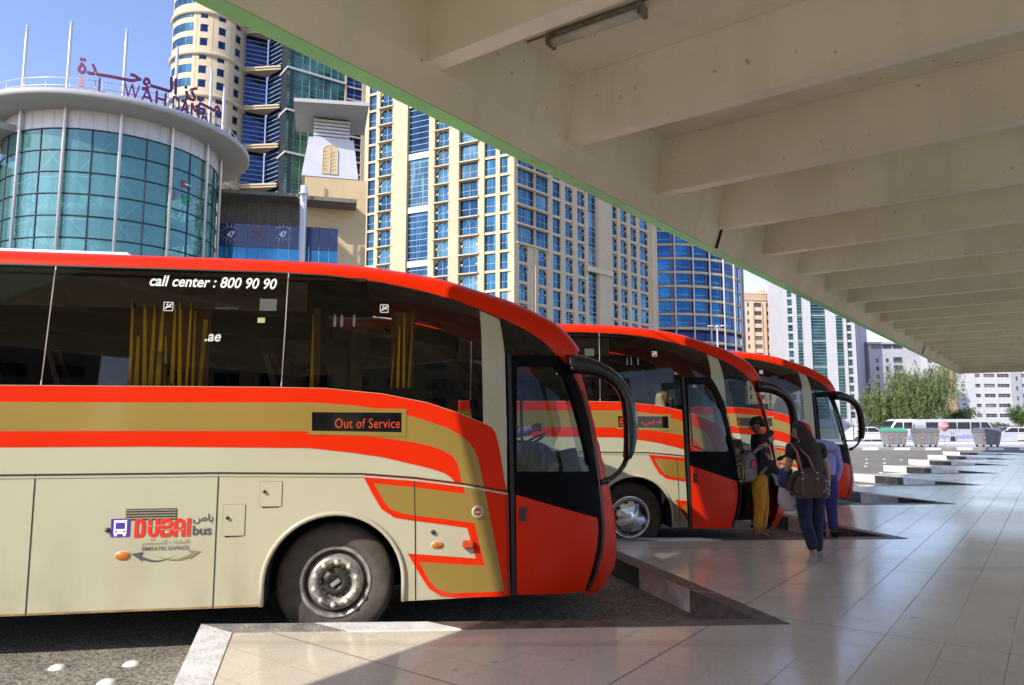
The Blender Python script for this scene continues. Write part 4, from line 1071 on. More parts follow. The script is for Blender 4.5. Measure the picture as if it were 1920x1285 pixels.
def figure(root, J, mats, head_dir=Vector((0, 1, 0)), sleeves='short', girth=1.0, beard=False, shoe=None, coat_len=0.0):
    """J: joint positions in the thing's own axes. mats: skin, top, bottom. One continuous body; hair and clothes are its children."""
    ms, mt, mbt = mats
    g = girth
    nodes = [(J['pelvis'], (.112 * g, .085 * g))]; edges = []; lk = .78 if sleeves == 'long' else 1.0
    w = chain(nodes, edges, 0, [(J['waist'], (.10 * g, .078 * g)), (J['chest'], (.118 * g, .078 * g)), (J['collar'], (.080 * g, .058)), (J['neck'], (.052, .052))])
    collar = w - 1; chest = w - 2
    hd = head_dir.normalized(); up = (J['head'] - J['neck']).normalized(); hs = hd.cross(up).normalized()
    Hc = J['head']
    h1 = chain(nodes, edges, w, [(J['neck'] + up * .045, (.05, .052)), (Hc - up * .06 + hd * .012, (.060, .068)), (Hc, (.074, .090)), (Hc + up * .06 - hd * .008, (.070, .084)), (Hc + up * .105 - hd * .01, (.042, .052))])
    mid = h1 - 2
    for s in ('l', 'r'):
        a = chain(nodes, edges, collar, [(J['sh' + s], .046 * g), (J['sh' + s].lerp(J['el' + s], .5), .045 * lk), (J['el' + s], .038 * lk), (J['el' + s].lerp(J['wr' + s], .5), .036 * lk), (J['wr' + s], .025)])
        dd = J.get('hd' + s, (J['wr' + s] - J['el' + s])); hand(nodes, edges, a, J['wr' + s], dd, J.get('th' + s, hd), J.get('curl' + s, .6))
        b = chain(nodes, edges, 0, [(J['hip' + s], .075 * g), (J['hip' + s].lerp(J['kn' + s], .5), .062 * g), (J['kn' + s], .046), (J['kn' + s].lerp(J['an' + s], .4), .044), (J['an' + s], .034)])
        chain(nodes, edges, b, [(J['an' + s] + (J['to' + s] - J['an' + s]) * .4, .036), (J['to' + s], .03)])
    body = skin_part('body', nodes, edges, ms, root)
    # face: nose, brow, lips, eyes, ears
    mb = MB()
    mb.tube([Hc + up * .022 + hd * .086, Hc - up * .004 + hd * .108, Hc - up * .022 + hd * .112, Hc - up * .028 + hd * .092], [.009, .013, .016, .012], 8)
    mb.ball(Hc - up * .058 + hd * .083, (.02, .016, .009), 0, 10, 6)
    for s in (-1, 1):
        e = Hc - up * .002 - hd * .0 + hs * s * .078
        mb.tube([e + up * .03, e + up * .028 - hd * .014 + hs * s * .012, e - hd * .012 + hs * s * .01, e - up * .03], [.008, .011, .010, .008], 6)
    mb.build('face', ms, body, merge=False)
    mb = MB()
    for s in (-1, 1): mb.ball(Hc + up * .018 + hd * .078 + hs * s * .032, (.012, .012, .008), 0, 8, 6)
    mb.build('eye', m_hair, body)
    # clothes
    e = .018
    tn = [(J['pelvis'] + (J['waist'] - J['pelvis']) * (-0.30 - coat_len), (.145 * g + e, .112 * g + e))]; te = []
    q = chain(tn, te, 0, [(J['waist'], (.128 * g + e, .10 * g + e)), (J['chest'], (.148 * g + e, .104 * g + e)), (J['collar'], (.106 * g + e, .080 + e)), (J['collar'].lerp(J['neck'], .55), (.062, .062))])
    cl = q - 1
    for s in ('l', 'r'):
        pts = [(J['sh' + s], .074 * g + e), (J['sh' + s].lerp(J['el' + s], .55), .058 + e * .8)]
        if sleeves == 'long': pts += [(J['el' + s], .048 + e), (J['el' + s].lerp(J['wr' + s], .5), .044 + e * .7), (J['el' + s].lerp(J['wr' + s], .95), .034 + e * .5)]
        chain(tn, te, cl, pts)
    skin_part('top', tn, te, mt, root)
    pn = [(J['pelvis'] + (J['waist'] - J['pelvis']) * .75, (.128 * g + e * .6, .10 * g + e * .6))]; pe = []
    pv = chain(pn, pe, 0, [(J['pelvis'], (.142 * g + e * .6, .112 * g + e * .6))])
    for s in ('l', 'r'):
        chain(pn, pe, pv, [(J['hip' + s], .098 * g + e), (J['hip' + s].lerp(J['kn' + s], .5), .085 * g + e), (J['kn' + s], .062 + e), (J['kn' + s].lerp(J['an' + s], .5), .058 + e), (J['kn' + s].lerp(J['an' + s], .97), .046 + e)])
    skin_part('trousers', pn, pe, mbt, root)
    for s in ('l', 'r'):
        a, t = J['an' + s], J['to' + s]; d = (t - a); fl = Vector((d.x, d.y, d.z)).normalized()
        up2 = Vector((0, 0, 1)) if abs(fl.z) < .8 else hd * -1
        heel = a - Vector((d.x, d.y, 0)).normalized() * .045 - Vector((0, 0, .03)) if abs(fl.z) < .8 else a - up2 * .03
        sn = [(a + Vector((0, 0, .0)), .046)]; se = []
        chain(sn, se, 0, [(a.lerp(heel, .8), (.042, .04))]); chain(sn, se, 0, [(a.lerp(t, .5), (.046, .040)), (t, (.046, .030)), (t + fl * .05, (.036, .022))])
        skin_part('shoe', sn, se, shoe or m_shoe, root, 2)
    return body, dict(Hc=Hc, up=up, hd=hd, hs=hs)
def hair_cap(body, H, mb=None, r=(.074, .090, .110), back=.010, low=0.0):
    """Short hair: a cap over the skull, open at the face."""
    Hc, up, hd, hs = H['Hc'], H['up'], H['hd'], H['hs']
    mb = MB(); n, m = 20, 10; vs = []
    for i in range(m + 1):
        for j in range(n):
            a = 2 * pi * j / n; f = cos(a)                     # f = 1 towards the face
            lim = R(58 if f > .5 else 58 + (0.5 - f) * 62 + low)
            th = lim * i / m
            k = 1 + .035 * sin(7 * a + 3 * i) 
            vs.append(Hc + up * (.018 + r[2] * cos(th) * k) - hd * back + hd * f * r[1] * sin(th) * k + hs * sin(a) * r[0] * sin(th) * k)
    mb.add(vs, [(i * n + j, (i + 1) * n + j, (i + 1) * n + (j + 1) % n, i * n + (j + 1) % n) for i in range(m) for j in range(n)], 0, True)
    return mb.build('hair', m_hair, body, merge=False)

# --- the woman walking away (local axes: x right, y away from the camera)
wp = at_z(1526, 1052, 0)
root = thing('person', 'woman with long black hair walking away in a black top and dark jeans', 'person', wp, 0, None, local=True)
s_ = 0.985
J = dict(pelvis=V(0, 0, .90), waist=V(-.01, .01, 1.06), chest=V(-.02, .03, 1.23), collar=V(-.025, .045, 1.355), neck=V(-.035, .07, 1.425), head=V(-.065, .115, 1.535),
         shl=V(-.195, .035, 1.325), ell=V(-.265, .02, 1.06), wrl=V(-.20, .20, 1.07), shr=V(.15, .05, 1.325), elr=V(.225, .02, 1.06), wrr=V(.235, .07, .84),
         hipl=V(-.085, 0, .85), knl=V(-.085, -.01, .47), anl=V(-.075, -.22, .135), tol=V(-.11, -.17, .035), hipr=V(.085, .01, .85), knr=V(.07, .04, .47), anr=V(.055, .02, .085), tor=V(.075, .17, .04),
         thl=V(0, 0, 1), hdl=V(.5, .8, 0), thr=V(0, 1, 0), curll=.9)
body, H = figure(root, J, (m_skin, m_blackc, m_navy), V(-.55, .8, -.35), 'short', 1.02, shoe=m_shoe)
hair_cap(body, H, r=(.082, .096, .118), back=.016, low=22)
hn = [(J['head'] + V(.02, -.03, .03), (.080, .070))]; he = []
chain(hn, he, 0, [(J['head'] + V(.035, -.055, -.03), (.098, .080)), (J['head'] + V(.05, -.08, -.09), (.105, .080)), (V(.02, -.06, 1.33), (.135, .075)), (V(.03, -.075, 1.2), (.150, .06)), (V(.04, -.08, 1.08), (.135, .05)), (V(.045, -.08, 1.0), (.09, .035))])
skin_part('hair', hn, he, m_hair, body)
wroot = root
# her shoulder bag
bp_ = wp + V(-.10, -.20, 0)
bag = thing('handbag', 'dark brown leather handbag with tan straps hanging from the shoulder of the woman', 'handbag', bp_ + V(0, 0, .80), 0)
mb = MB(); P = lambda x, y, z: bp_ + V(x, y, z)
prof = [(-.25, .80), (-.26, .90), (-.21, 1.03), (-.11, 1.10), (.06, 1.11), (.18, 1.03), (.245, .91), (.225, .81), (.10, .765), (-.12, .755)]
mb.prism([P(x + .02 * (z - .9), -.085, z) for x, z in prof], V(0, .17, 0)); mb.build('bag_body', m_leath, bag, bevel=.045)
mb = MB()
for x0, x1 in ((-.12, -.10), (.05, .075)):
    mb.tube([P(x0, -.082, .80), P((x0 + x1) / 2, -.088, .93), P(x1, -.082, 1.05)], [(.018, .006)] * 3, 8)
for y in (-.08, .04):
    mb.tube([P(-.10, y, 1.04), P(-.115, y + .02, 1.16), P(-.12, y + .07, 1.28), P(-.12, .17, 1.375), P(-.10, .24, 1.39), P(-.05, .16, 1.35), P(.0, y + .06, 1.24), P(.055, y, 1.04)] if y < 0 else [P(-.10, .04, 1.04), P(-.1, .06, 1.3), P(-.11, .22, 1.40)], .011, 8)
mb.tube([P(.16, -.08, 1.0), P(.19, -.085, .94), P(.21, -.082, .84)], [(.012, .005)] * 3, 8)
mb.build('strap', m_tan, bag)
mb = MB()
for x, z in ((-.11, 1.06), (.065, 1.06), (-.11, .99), (.065, .99)): mb.tube([P(x - .018, -.094, z), P(x + .018, -.094, z)], .008, 8)
rb = random.Random(2)
for k in range(26): mb.ball(P(.13 + rb.uniform(0, .085), -.088, .84 + rb.uniform(0, .13)), .007, 0, 6, 4)
mb.build('buckle', m_steel, bag)
# plastic bag in her left hand, jacket over the arm
c = wp + V(-.235, .10, .0)
pb = thing('plastic_bag', 'thin white carrier bag hanging beside the left hip of the woman', 'carrier bag', c + V(0, 0, .60), 0)
vs = []; n = 18; rb = random.Random(5)
lev = [(1.06, .02, .018), (.96, .05, .035), (.86, .10, .06), (.75, .135, .085), (.66, .12, .085), (.60, .07, .05), (.585, .0, .0)]
for z, rx, ry in lev:
    for j in range(n):
        a = 2 * pi * j / n; k = 1 + .12 * sin(5 * a + z * 20) + rb.uniform(-.05, .05)
        vs.append(c + V(rx * cos(a) * k, ry * sin(a) * k, z + rb.uniform(-.006, .006)))
mb = MB(); mb.add(vs, [(i * n + j, i * n + (j + 1) % n, (i + 1) * n + (j + 1) % n, (i + 1) * n + j) for i in range(len(lev) - 1) for j in range(n)], 0, True)
mb.build('bag_film', m_film, pb)
mb = MB(); mb.box(c + V(-.05, -.03, .64), c + V(.06, .03, .76)); mb.build('packet', mat('packet_pink', (.6, .42, .42), .6), pb, bevel=.012)
c = wp + V(-.26, .06, 1.0)
nodes = [(c + V(.02, .03, .10), (.08, .05))]; edges = []
chain(nodes, edges, 0, [(c + V(-.03, .0, .02), (.085, .06)), (c + V(-.06, -.02, -.08), (.075, .055)), (c + V(-.03, .0, -.15), (.05, .05))]); chain(nodes, edges, 0, [(c + V(.05, .10, .05), (.06, .05)), (c + V(.03, .12, -.10), (.055, .04))])
vs, fs = skin_mesh(nodes, edges, 2); mb = MB(); mb.add(vs, fs, 0, True)
o = mb.build('folded_jacket', m_denim, merge=False); tag(o, 'crumpled blue denim jacket hung over the forearm of the woman', 'jacket')

# --- the man in ochre trousers with a backpack, turned to the right
mp = at_z(1429, 1006, 0)
root = thing('person', 'bearded man in a black jumper and ochre trousers waiting at the open coach door', 'person', mp, 0, None, local=True)
k_ = 0.93
J = dict(pelvis=V(0, 0, .82), waist=V(.015, 0, .97), chest=V(.03, 0, 1.13), collar=V(.045, 0, 1.245), neck=V(.075, 0, 1.305), head=V(.125, .005, 1.405),
         shl=V(.04, .15, 1.215), ell=V(.09, .19, .98), wrl=V(.27, .12, .92), shr=V(.05, -.15, 1.215), elr=V(.13, -.20, .97), wrr=V(.28, -.13, .90),
         hipl=V(.03, .08, .77), knl=V(.07, .08, .43), anl=V(.03, .08, .075), tol=V(.16, .10, .035), hipr=V(-.04, -.07, .77), knr=V(-.05, -.08, .43), anr=V(-.09, -.07, .075), tor=V(.04, -.08, .035),
         thl=V(0, 0, 1), thr=V(0, 0, 1))
body, H = figure(root, J, (m_skin, m_blackc, m_ochre), V(1, .12, .02), 'long', 1.03, shoe=m_shoeb, coat_len=.15)
hair_cap(body, H, r=(.084, .100, .124), back=.006, low=6)
Hc, up, hd, hs = H['Hc'], H['up'], H['hd'], H['hs']
nodes = [(Hc - up * .078 + hd * .055, (.046, .04))]; edges = []
chain(nodes, edges, 0, [(Hc - up * .068 + hd * .02 + hs * .048, .028), (Hc - up * .01 + hd * .005 + hs * .072, .016)]); chain(nodes, edges, 0, [(Hc - up * .068 + hd * .02 - hs * .048, .028), (Hc - up * .01 + hd * .005 - hs * .072, .016)]); chain(nodes, edges, 0, [(Hc - up * .045 + hd * .088, .02)])
skin_part('beard', nodes, edges, m_hair, body)
# backpack on his back
b0 = mp + V(-.20, -.03, 0)
bk = thing('backpack', 'grey backpack with a yellow edge and a pink tag on the back of the man', 'backpack', b0 + V(0, 0, .82), 0)
P = lambda x, y, z: b0 + V(x, y, z)
mb = MB(); pr = [(-.10, .80), (-.115, .95), (-.09, 1.10), (-.02, 1.20), (.09, 1.22), (.12, 1.05), (.11, .82), (.0, .78)]
mb.prism([P(x, -.15, z) for x, z in pr], V(0, .30, 0)); mb.build('pack_body', m_pgrey, bk, bevel=.035)
mb = MB(); pr = [(-.20, .81), (-.215, .92), (-.185, 1.03), (-.10, 1.07), (-.095, .80)]
mb.prism([P(x, -.12, z) for x, z in pr], V(0, .24, 0)); pk = mb.build('front_pocket', m_pgrey, bk, bevel=.03)
mb = MB(); mb.tube([P(-.19, -.128, 1.03), P(-.125, -.134, 1.06), P(-.10, -.136, 1.0), P(-.095, -.138, .88), P(-.115, -.136, .82)], [(.026, .008)] * 5, 8); mb.tube([P(-.20, -.1, .808), P(-.10, -.13, .80)], [(.02, .008)] * 2, 8); mb.build('piping', m_pyel, pk)
mb = MB(); mb.box(P(.015, -.168, 1.0), P(.085, -.158, 1.11)); mb.build('tag', m_ppink, bk, bevel=.01)
mb = MB(); mb.tube([P(.07, -.12, 1.2), P(.16, -.125, 1.275), P(.25, -.13, 1.255), P(.305, -.12, 1.15), P(.27, -.11, 1.0), P(.14, -.13, .88)], [(.026, .008)] * 6, 8, up=(0, 1, 0)); mb.tube([P(-.02, 0, 1.19), P(.02, 0, 1.25), P(.09, 0, 1.21)], .01, 8); mb.build('strap', m_pgrey, bk)

# --- person standing inside the open doorway
dp = Vector((4.02, 11.35, ROAD + .49))
hz = at_y(1420, 800, dp.y)
dp = Vector((hz.x, dp.y, hz.z - 1.56))
root = thing('person', 'person in black clothes facing left inside the coach doorway', 'person', dp, 0, None, local=True)
J = dict(pelvis=V(.04, 0, .92), waist=V(.04, 0, 1.08), chest=V(.03, 0, 1.26), collar=V(.02, 0, 1.40), neck=V(.01, 0, 1.46), head=V(-.02, 0, 1.56),
         shl=V(.03, -.17, 1.37), ell=V(-.06, -.24, 1.13), wrl=V(-.27, -.16, 1.12), shr=V(.03, .17, 1.37), elr=V(.02, .22, 1.10), wrr=V(-.16, .14, 1.0),
         hipl=V(.04, -.08, .87), knl=V(.02, -.09, .48), anl=V(.05, -.09, .08), tol=V(-.10, -.1, .035), hipr=V(.04, .08, .87), knr=V(.03, .09, .48), anr=V(.07, .09, .08), tor=V(-.08, .1, .035))
body, H = figure(root, J, (m_skin2, m_blackc, m_blackc), V(-1, -.08, 0), 'long', 1.0, shoe=m_shoek)
Hc, up, hd, hs = H['Hc'], H['up'], H['hd'], H['hs']
nodes = [(Hc + up * .05 - hd * .02, (.082, .09))]; edges = []
chain(nodes, edges, 0, [(Hc + up * .07 - hd * .08, (.075, .075)), (Hc + up * .05 - hd * .14, (.055, .05))]); chain(nodes, edges, 0, [(Hc + up * .085 + hd * .05, (.06, .04))])
skin_part('hair', nodes, edges, m_hair, body)

# --- person in lavender bending forward behind the woman
lp = at_z(1552, 1008, 0)
root = thing('person', 'person in a lavender shirt and indigo trousers bending over behind the woman', 'person', lp, 0, None, local=True)
J = dict(pelvis=V(0, .0, .88), waist=V(.03, .02, 1.03), chest=V(.04, .06, 1.20), collar=V(.02, .12, 1.32), neck=V(-.02, .19, 1.36), head=V(-.08, .28, 1.36),
         shl=V(-.15, .10, 1.30), ell=V(-.22, .22, 1.08), wrl=V(-.16, .40, .98), shr=V(.19, .08, 1.28), elr=V(.24, .06, 1.02), wrr=V(.20, .10, .78),
         hipl=V(-.09, 0, .83), knl=V(-.09, .06, .45), anl=V(-.08, .0, .08), tol=V(-.06, .15, .035), hipr=V(.09, 0, .83), knr=V(.08, .02, .45), anr=V(.07, -.06, .08), tor=V(.11, .09, .035))
body, H = figure(root, J, (m_skin2, m_lav, m_purpt), V(-.4, .8, -.5), 'long', 1.08, shoe=m_shoek, coat_len=.2)
hair_cap(body, H)

# --- seated: the driver of the first coach and a passenger in the second
def to_world(busoff, u, y, v): return BUS0 + busoff + V(u * BC - y * BS, u * BS + y * BC, v)
def seated(pos, label, mats, hd, turn, scarf=None):
    root = thing('person', label, 'person', pos, turn, None, local=True)
    J = dict(pelvis=V(0, 0, .10), waist=V(-.02, 0, .25), chest=V(-.02, 0, .43), collar=V(0, 0, .56), neck=V(.01, 0, .62), head=V(.03, 0, .73),
             shl=V(0, .17, .53), ell=V(.05, .22, .28), wrl=V(.28, .13, .32), shr=V(0, -.17, .53), elr=V(.05, -.22, .28), wrr=V(.28, -.13, .32),
             hipl=V(.06, .09, .10), knl=V(.42, .11, .12), anl=V(.40, .11, -.28), tol=V(.53, .12, -.33), hipr=V(.06, -.09, .10), knr=V(.42, -.11, .12), anr=V(.40, -.11, -.28), tor=V(.53, -.12, -.33), thl=V(0, 0, 1), thr=V(0, 0, 1))
    body, H = figure(root, J, mats, hd, 'long', 1.0, shoe=m_shoek)
    if scarf:
        hc, up, hd, hs = H['Hc'], H['up'], H['hd'], H['hs']
        nodes = [(hc + up * .06 - hd * .02, (.092, .10))]; edges = []
        chain(nodes, edges, 0, [(hc - hd * .045, (.098, .09)), (hc - up * .12 - hd * .03, (.085, .085)), (hc - up * .2, (.13, .1))])
        skin_part('headscarf', nodes, edges, scarf, body)
    else: hair_cap(body, H)
seated(to_world(V(0, 0, 0), 1.66, 1.40, 1.46), 'coach driver in a blue shirt seated behind the door glass of the nearest coach', (m_skin2, m_lav, m_purpt), V(1, -.2, 0), BA)
pu = at_y(1243, 745, 10.95)
seated(Vector((pu.x - .02, pu.y, pu.z - .74)), 'passenger in a pale green headscarf at a window of the middle coach', (m_skin, m_blackc, m_blackc), V(1, -.5, 0), BA, m_scarf)

# ------------------------------------------------------------------ buildings across the road
m_beige = mat('hotel_cream_render', (0.52, 0.43, 0.285), 0.8, var=0.07, vs=0.25)
m_beige2 = mat('hotel_cream_trim', (0.56, 0.475, 0.33), 0.75, var=0.06, vs=0.3)
m_tanw = mat('mall_sand_render', (0.56, 0.43, 0.24), 0.8, var=0.08, vs=0.4)
m_bluew = tower_glass('hotel_blue_glass', (0.012, 0.05, 0.105), (0.045, 0.15, 0.235), 0.7, 0.05, 0.25, (0.11, 0.30, 0.34))
m_navyg = tower_glass('navy_glass', (0.006, 0.02, 0.075), (0.02, 0.06, 0.17), 0.6, 0.06, 0.25)
m_greeng = tower_glass('green_glass', (0.015, 0.07, 0.06), (0.16, 0.36, 0.27), 0.6, 0.05, 0.6, (0.02, 0.05, 0.05))
m_roundg = tower_glass('round_blue_glass', (0.006, 0.05, 0.14), (0.02, 0.13, 0.27), 0.75, 0.05, 0.25)
m_tealg, nt_, b_ = new_mat('rotunda_teal_glass')
b_.inputs['Base Color'].default_value = (0.19, 0.42, 0.41, 1); b_.inputs['Metallic'].default_value = 0.35; b_.inputs['Roughness'].default_value = 0.05; b_.inputs['Specular IOR Level'].default_value = 0.8
_g = nt_.nodes.new('ShaderNodeNewGeometry'); _n = nt_.nodes.new('ShaderNodeTexNoise'); _n.inputs['Scale'].default_value = .45; nt_.links.new(_g.outputs['Position'], _n.inputs['Vector'])
_b = nt_.nodes.new('ShaderNodeBump'); _b.inputs['Strength'].default_value = .2; _b.inputs['Distance'].default_value = .2; nt_.links.new(_n.outputs['Fac'], _b.inputs['Height']); nt_.links.new(_b.outputs[0], b_.inputs['Normal'])
_t = nt_.nodes.new('ShaderNodeBsdfTransparent'); _t.inputs[0].default_value = (0.45, 0.78, 0.74, 1); _m = nt_.nodes.new('ShaderNodeMixShader'); _m.inputs[0].default_value = 0.55
nt_.links.new(_t.outputs[0], _m.inputs[1]); nt_.links.new(b_.outputs[0], _m.inputs[2]); nt_.links.new(_m.outputs[0], nt_.nodes['Material Output'].inputs[0])
m_tealdk = tower_glass('teal_shop_glass', (0.02, 0.12, 0.22), (0.05, 0.26, 0.42), 0.6, 0.08, 0.1)
m_navyband = mat('navy_film', (0.012, 0.022, 0.11), 0.2, var=0.2, vs=0.6, coat=0.4)
m_dkframe = mat('dark_window_frame', (0.025, 0.028, 0.035), 0.5, var=0.1)
m_orn = mat('window_fretwork_dark', (0.03, 0.028, 0.026), 0.6, var=0.1)
m_line = mat('glazing_line_pale', (0.42, 0.46, 0.52), 0.4, var=0.05)
m_white = mat('white_render', (0.50, 0.50, 0.51), 0.8, var=0.05, vs=0.2)
m_lilac = mat('lilac_and_shade_render', (0.40, 0.395, 0.43), 0.8, var=0.06, vs=0.2)  # also the shade painted on the white tower's side
m_pink = mat('pinkish_render', (0.66, 0.50, 0.36), 0.8, var=0.08, vs=0.2)
m_brown = mat('brown_and_shade_render', (0.36, 0.25, 0.16), 0.8, var=0.1, vs=0.3)  # also the shade painted on the pinkish block's side
m_alu = mat('aluminium_grey', (0.42, 0.43, 0.45), 0.4, metal=0.3, var=0.06, vs=1)
m_alup = mat('aluminium_panel', (0.58, 0.58, 0.58), 0.45, metal=0.2, var=0.06, vs=0.7)
m_slab = mat('grey_roof_slab', (0.40, 0.40, 0.40), 0.6, var=0.06, vs=0.6)
m_mastm = mat('mast_steel', (0.60, 0.60, 0.60), 0.35, metal=0.4, var=0.05)
m_sign = mat('sign_purple', (0.15, 0.018, 0.085), 0.5, var=0.05)
m_signw = mat('sign_faded', (0.42, 0.24, 0.30), 0.5, var=0.05)
m_core = mat('rotunda_core', (0.55, 0.62, 0.60), 0.8, var=0.2, vs=0.5)
m_lou = mat('louvre_brown', (0.17, 0.15, 0.13), 0.7, var=0.2, vs=2)
m_dkwin = mat('window_dark_glass', (0.035, 0.045, 0.06), 0.12, var=0.5, vs=0.6)

m_bluew2 = tower_glass('hotel_blue_glass_blinds', (0.03, 0.10, 0.15), (0.10, 0.26, 0.33), 0.55, 0.08, 0.25, (0.30, 0.40, 0.38))
m_bluew3 = tower_glass('hotel_blue_glass_deep', (0.006, 0.03, 0.07), (0.02, 0.09, 0.16), 0.7, 0.05, 0.3)
m_dkwin2 = mat('window_blind_glass', (0.16, 0.15, 0.13), 0.2, var=0.4, vs=0.7)
win_alt = {'hotel_blue_glass': [m_bluew, m_bluew, m_bluew, m_bluew2, m_bluew2, m_bluew3], 'window_dark_glass': [m_dkwin, m_dkwin, m_dkwin2]}
def az(x, y): d = ray(x, y); return math.atan2(d.x, d.y)
class Facade:
    """A straight wall between two plan points (left to right as seen); t runs along it in metres."""
    def __init__(s, root, A, B):
        s.root = root; s.A, s.B = Vector((A[0], A[1], 0)), Vector((B[0], B[1], 0))
        s.d = (s.B - s.A).normalized(); s.n = Vector((s.d.y, -s.d.x, 0)); s.L = (s.B - s.A).length
        s.wall, s.trim, s.win = MB(), MB(), []
    def P(s, t, z, off=0.0): return s.A + s.d * t + s.n * off + Vector((0, 0, z))
    def tx(s, x, y=500):
        d = ray(x, y); D = Vector((d.x, d.y, 0)); # solve k*D = A + d*t
        det = D.x * (-s.d.y) + s.d.x * D.y
        k = (s.A.x * (-s.d.y) + s.d.x * s.A.y) / det
        p = D * k; return (p - s.A).dot(s.d)
    def zy(s, x, y):
        t = s.tx(x, y); p = s.A + s.d * t; d = ray(x, y)
        return EYE + d.z * (Vector((p.x, p.y, 0)).length / math.hypot(d.x, d.y))
    def box(s, mb, t0, t1, z0, z1, o0, o1, mi=0):
        mb.hexa([s.P(t0, z0, o1), s.P(t1, z0, o1), s.P(t1, z0, o0), s.P(t0, z0, o0), s.P(t0, z1, o1), s.P(t1, z1, o1), s.P(t1, z1, o0), s.P(t0, z1, o0)], mi)
    def backing(s, z0, z1, depth=12, rec=.5, mi=0): s.box(s.wall, -.02, s.L + .02, z0, z1, -depth, -rec, mi)
    def column(s, t0, t1, rows, z0, z1, proud=-.06, kind='plain', mi=0):
        """Spandrels between the windows of one column, and the windows themselves."""
        z = z0
        for row in sorted(rows, key=lambda r: r[0]):
            a, b = row[0], row[1]
            if a > z + .02: s.box(s.wall, t0, t1, z, a, -.6, proud, 1 if kind == 'flush' and z > z0 else mi)
            u0, u1 = (row[3], row[4]) if len(row) > 3 else (t0, t1)
            if u0 > t0 + .02: s.box(s.wall, t0, u0, a, b, -.6, proud - .003, mi)
            if u1 < t1 - .02: s.box(s.wall, u1, t1, a, b, -.6, proud - .003, mi)
            s.win.append((u0, u1, a, b, row[2] if len(row) > 2 else kind)); z = b
        if z < z1: s.box(s.wall, t0, t1, z, z1, -.6, proud, mi)
    def pier(s, t0, t1, z0, z1, proud=0.0, mi=0): s.box(s.wall, t0, t1, z0, z1, -.6, proud, mi)
    def window_mesh(s, mb, w):
        t0, t1, a, b, kind = w
        s.box(mb, t0 + .001, t1 - .001, a + .001, b - .001, -.45, -.38, 0)
        W, H = t1 - t0, b - a; f = .09
        if kind != 'flush':
            s.box(mb, t0 + .001, t0 + f, a, b, -.379, -.30, 1); s.box(mb, t1 - f, t1 - .001, a, b, -.379, -.30, 1)
            s.box(mb, t0 + f, t1 - f, b - f, b, -.379, -.302, 1); s.box(mb, t0 + f, t1 - f, a, a + f, -.379, -.302, 1)
        if kind in ('plain', 'arch'):
            s.box(mb, t0 + f, t1 - f, a + H * .42, a + H * .42 + .06, -.379, -.34, 2)
            n = max(1, round(W / 1.6))
            for k in range(1, n): s.box(mb, t0 + W * k / n - .03, t0 + W * k / n + .03, a + f, b - f, -.379, -.345, 2)
        if kind == 'flush':
            n = max(1, round(H / 1.1))
            for k in range(n): s.box(mb, t0, t1, a + H * (k + .5) / n - .04, a + H * (k + .5) / n + .04, -.379, -.33, 2)
        if kind == 'arch':
            r = min(W * .34, H * .34)
            for sg, te in ((1, t0 + f), (-1, t1 - f)):
                pts = [(te, b - f), (te + sg * r, b - f)] + [(te + sg * (r - r * sin(R(q))), b - f - (r - r * cos(R(q)))) for q in (15, 30, 45, 60, 75)] + [(te, b - f - r)]
                if sg < 0: pts = pts[::-1]
                mb.prism([s.P(t, z, -.29) for t, z in pts], s.n * .06, 3)
                s.box(mb, te + sg * .02, te + sg * r * .5, b - f - r * 1.5, b - f - r * 1.22, -.29, -.20, 3)
                s.box(mb, te + sg * .02, te + sg * r * .3, b - f - r * .75, b - f - r * .4, -.229, -.16, 4)
            s.box(mb, (t0 + t1) / 2 - .10, (t0 + t1) / 2 + .10, b - f - r * .35, b - f, -.29, -.2, 3)
    def finish(s, wall_mats, win_mats, name='window', limit=None, wall_name='wall', used=[0]):
        s.wall.build(wall_name, wall_mats, s.root, merge=False)
        out = sorted(s.win, key=lambda w: -(w[1] - w[0]) * (w[3] - w[2]) / max(1, (s.P(w[0], w[2])).length) ** 2 * (1 if w[3] > 14 else .01))
        return out
def emit_windows(facs, win_mats, root, limit=98):
    """Largest windows as parts of their own, any beyond the limit as one mass."""
    allw = [(f, w) for f in facs for w in f.win]
    def size(fw):
        f, w = fw; p = f.P((w[0] + w[1]) / 2, w[2]); return -(w[1] - w[0]) * (w[3] - w[2]) / p.length ** 2
    allw.sort(key=size)
    rw = random.Random(len(allw))
    alt = win_alt.get(win_mats[0].name)
    pick = lambda: ([rw.choice(alt)] + list(win_mats[1:])) if alt else win_mats
    for f, w in allw[:limit]:
        mb = MB(); f.window_mesh(mb, w); mb.build('window', pick(), root, merge=False)
    if allw[limit:]:
        mb = MB()
        for f, w in allw[limit:]: f.window_mesh(mb, w)
        o = mb.build('window', win_mats, root, merge=False); o['kind'] = 'stuff'
def pt(x, Y, y=600):
    p = at_y(x, y, Y); return (p.x, p.y)

# ---- the long cream hotel with blue windows
A, B_, C_ = pt(680, 133, 450), pt(964, 119, 450), pt(1226, 152, 500)
hotel = thing('hotel_building', 'long cream hotel block with rows of arched blue windows', 'building', (A[0], A[1], ROAD))
ZT = 76.0
f1 = Facade(hotel, A, B_)
pitch = 3.33
za, zb = f1.zy(830, 276), f1.zy(830, 247)
rowsz = [(za + pitch * k, zb + pitch * k) for k in range(-9, 9) if za + pitch * k > 9]
f1.backing(ROAD, ZT)
X = lambda x: f1.tx(x)
def ranges(f, spec, z0, z1):
    prev = 0.0
    for x0, x1, kind, rows, pr in spec:
        t0, t1 = f.tx(x0), f.tx(x1)
        if t0 > prev + .05: f.pier(prev, t0, z0, z1, .0 if pr is None else pr)
        f.column(t0, t1, rows, z0, z1, -.06, kind); prev = t1
    if f.L > prev: f.pier(prev, f.L, z0, z1)
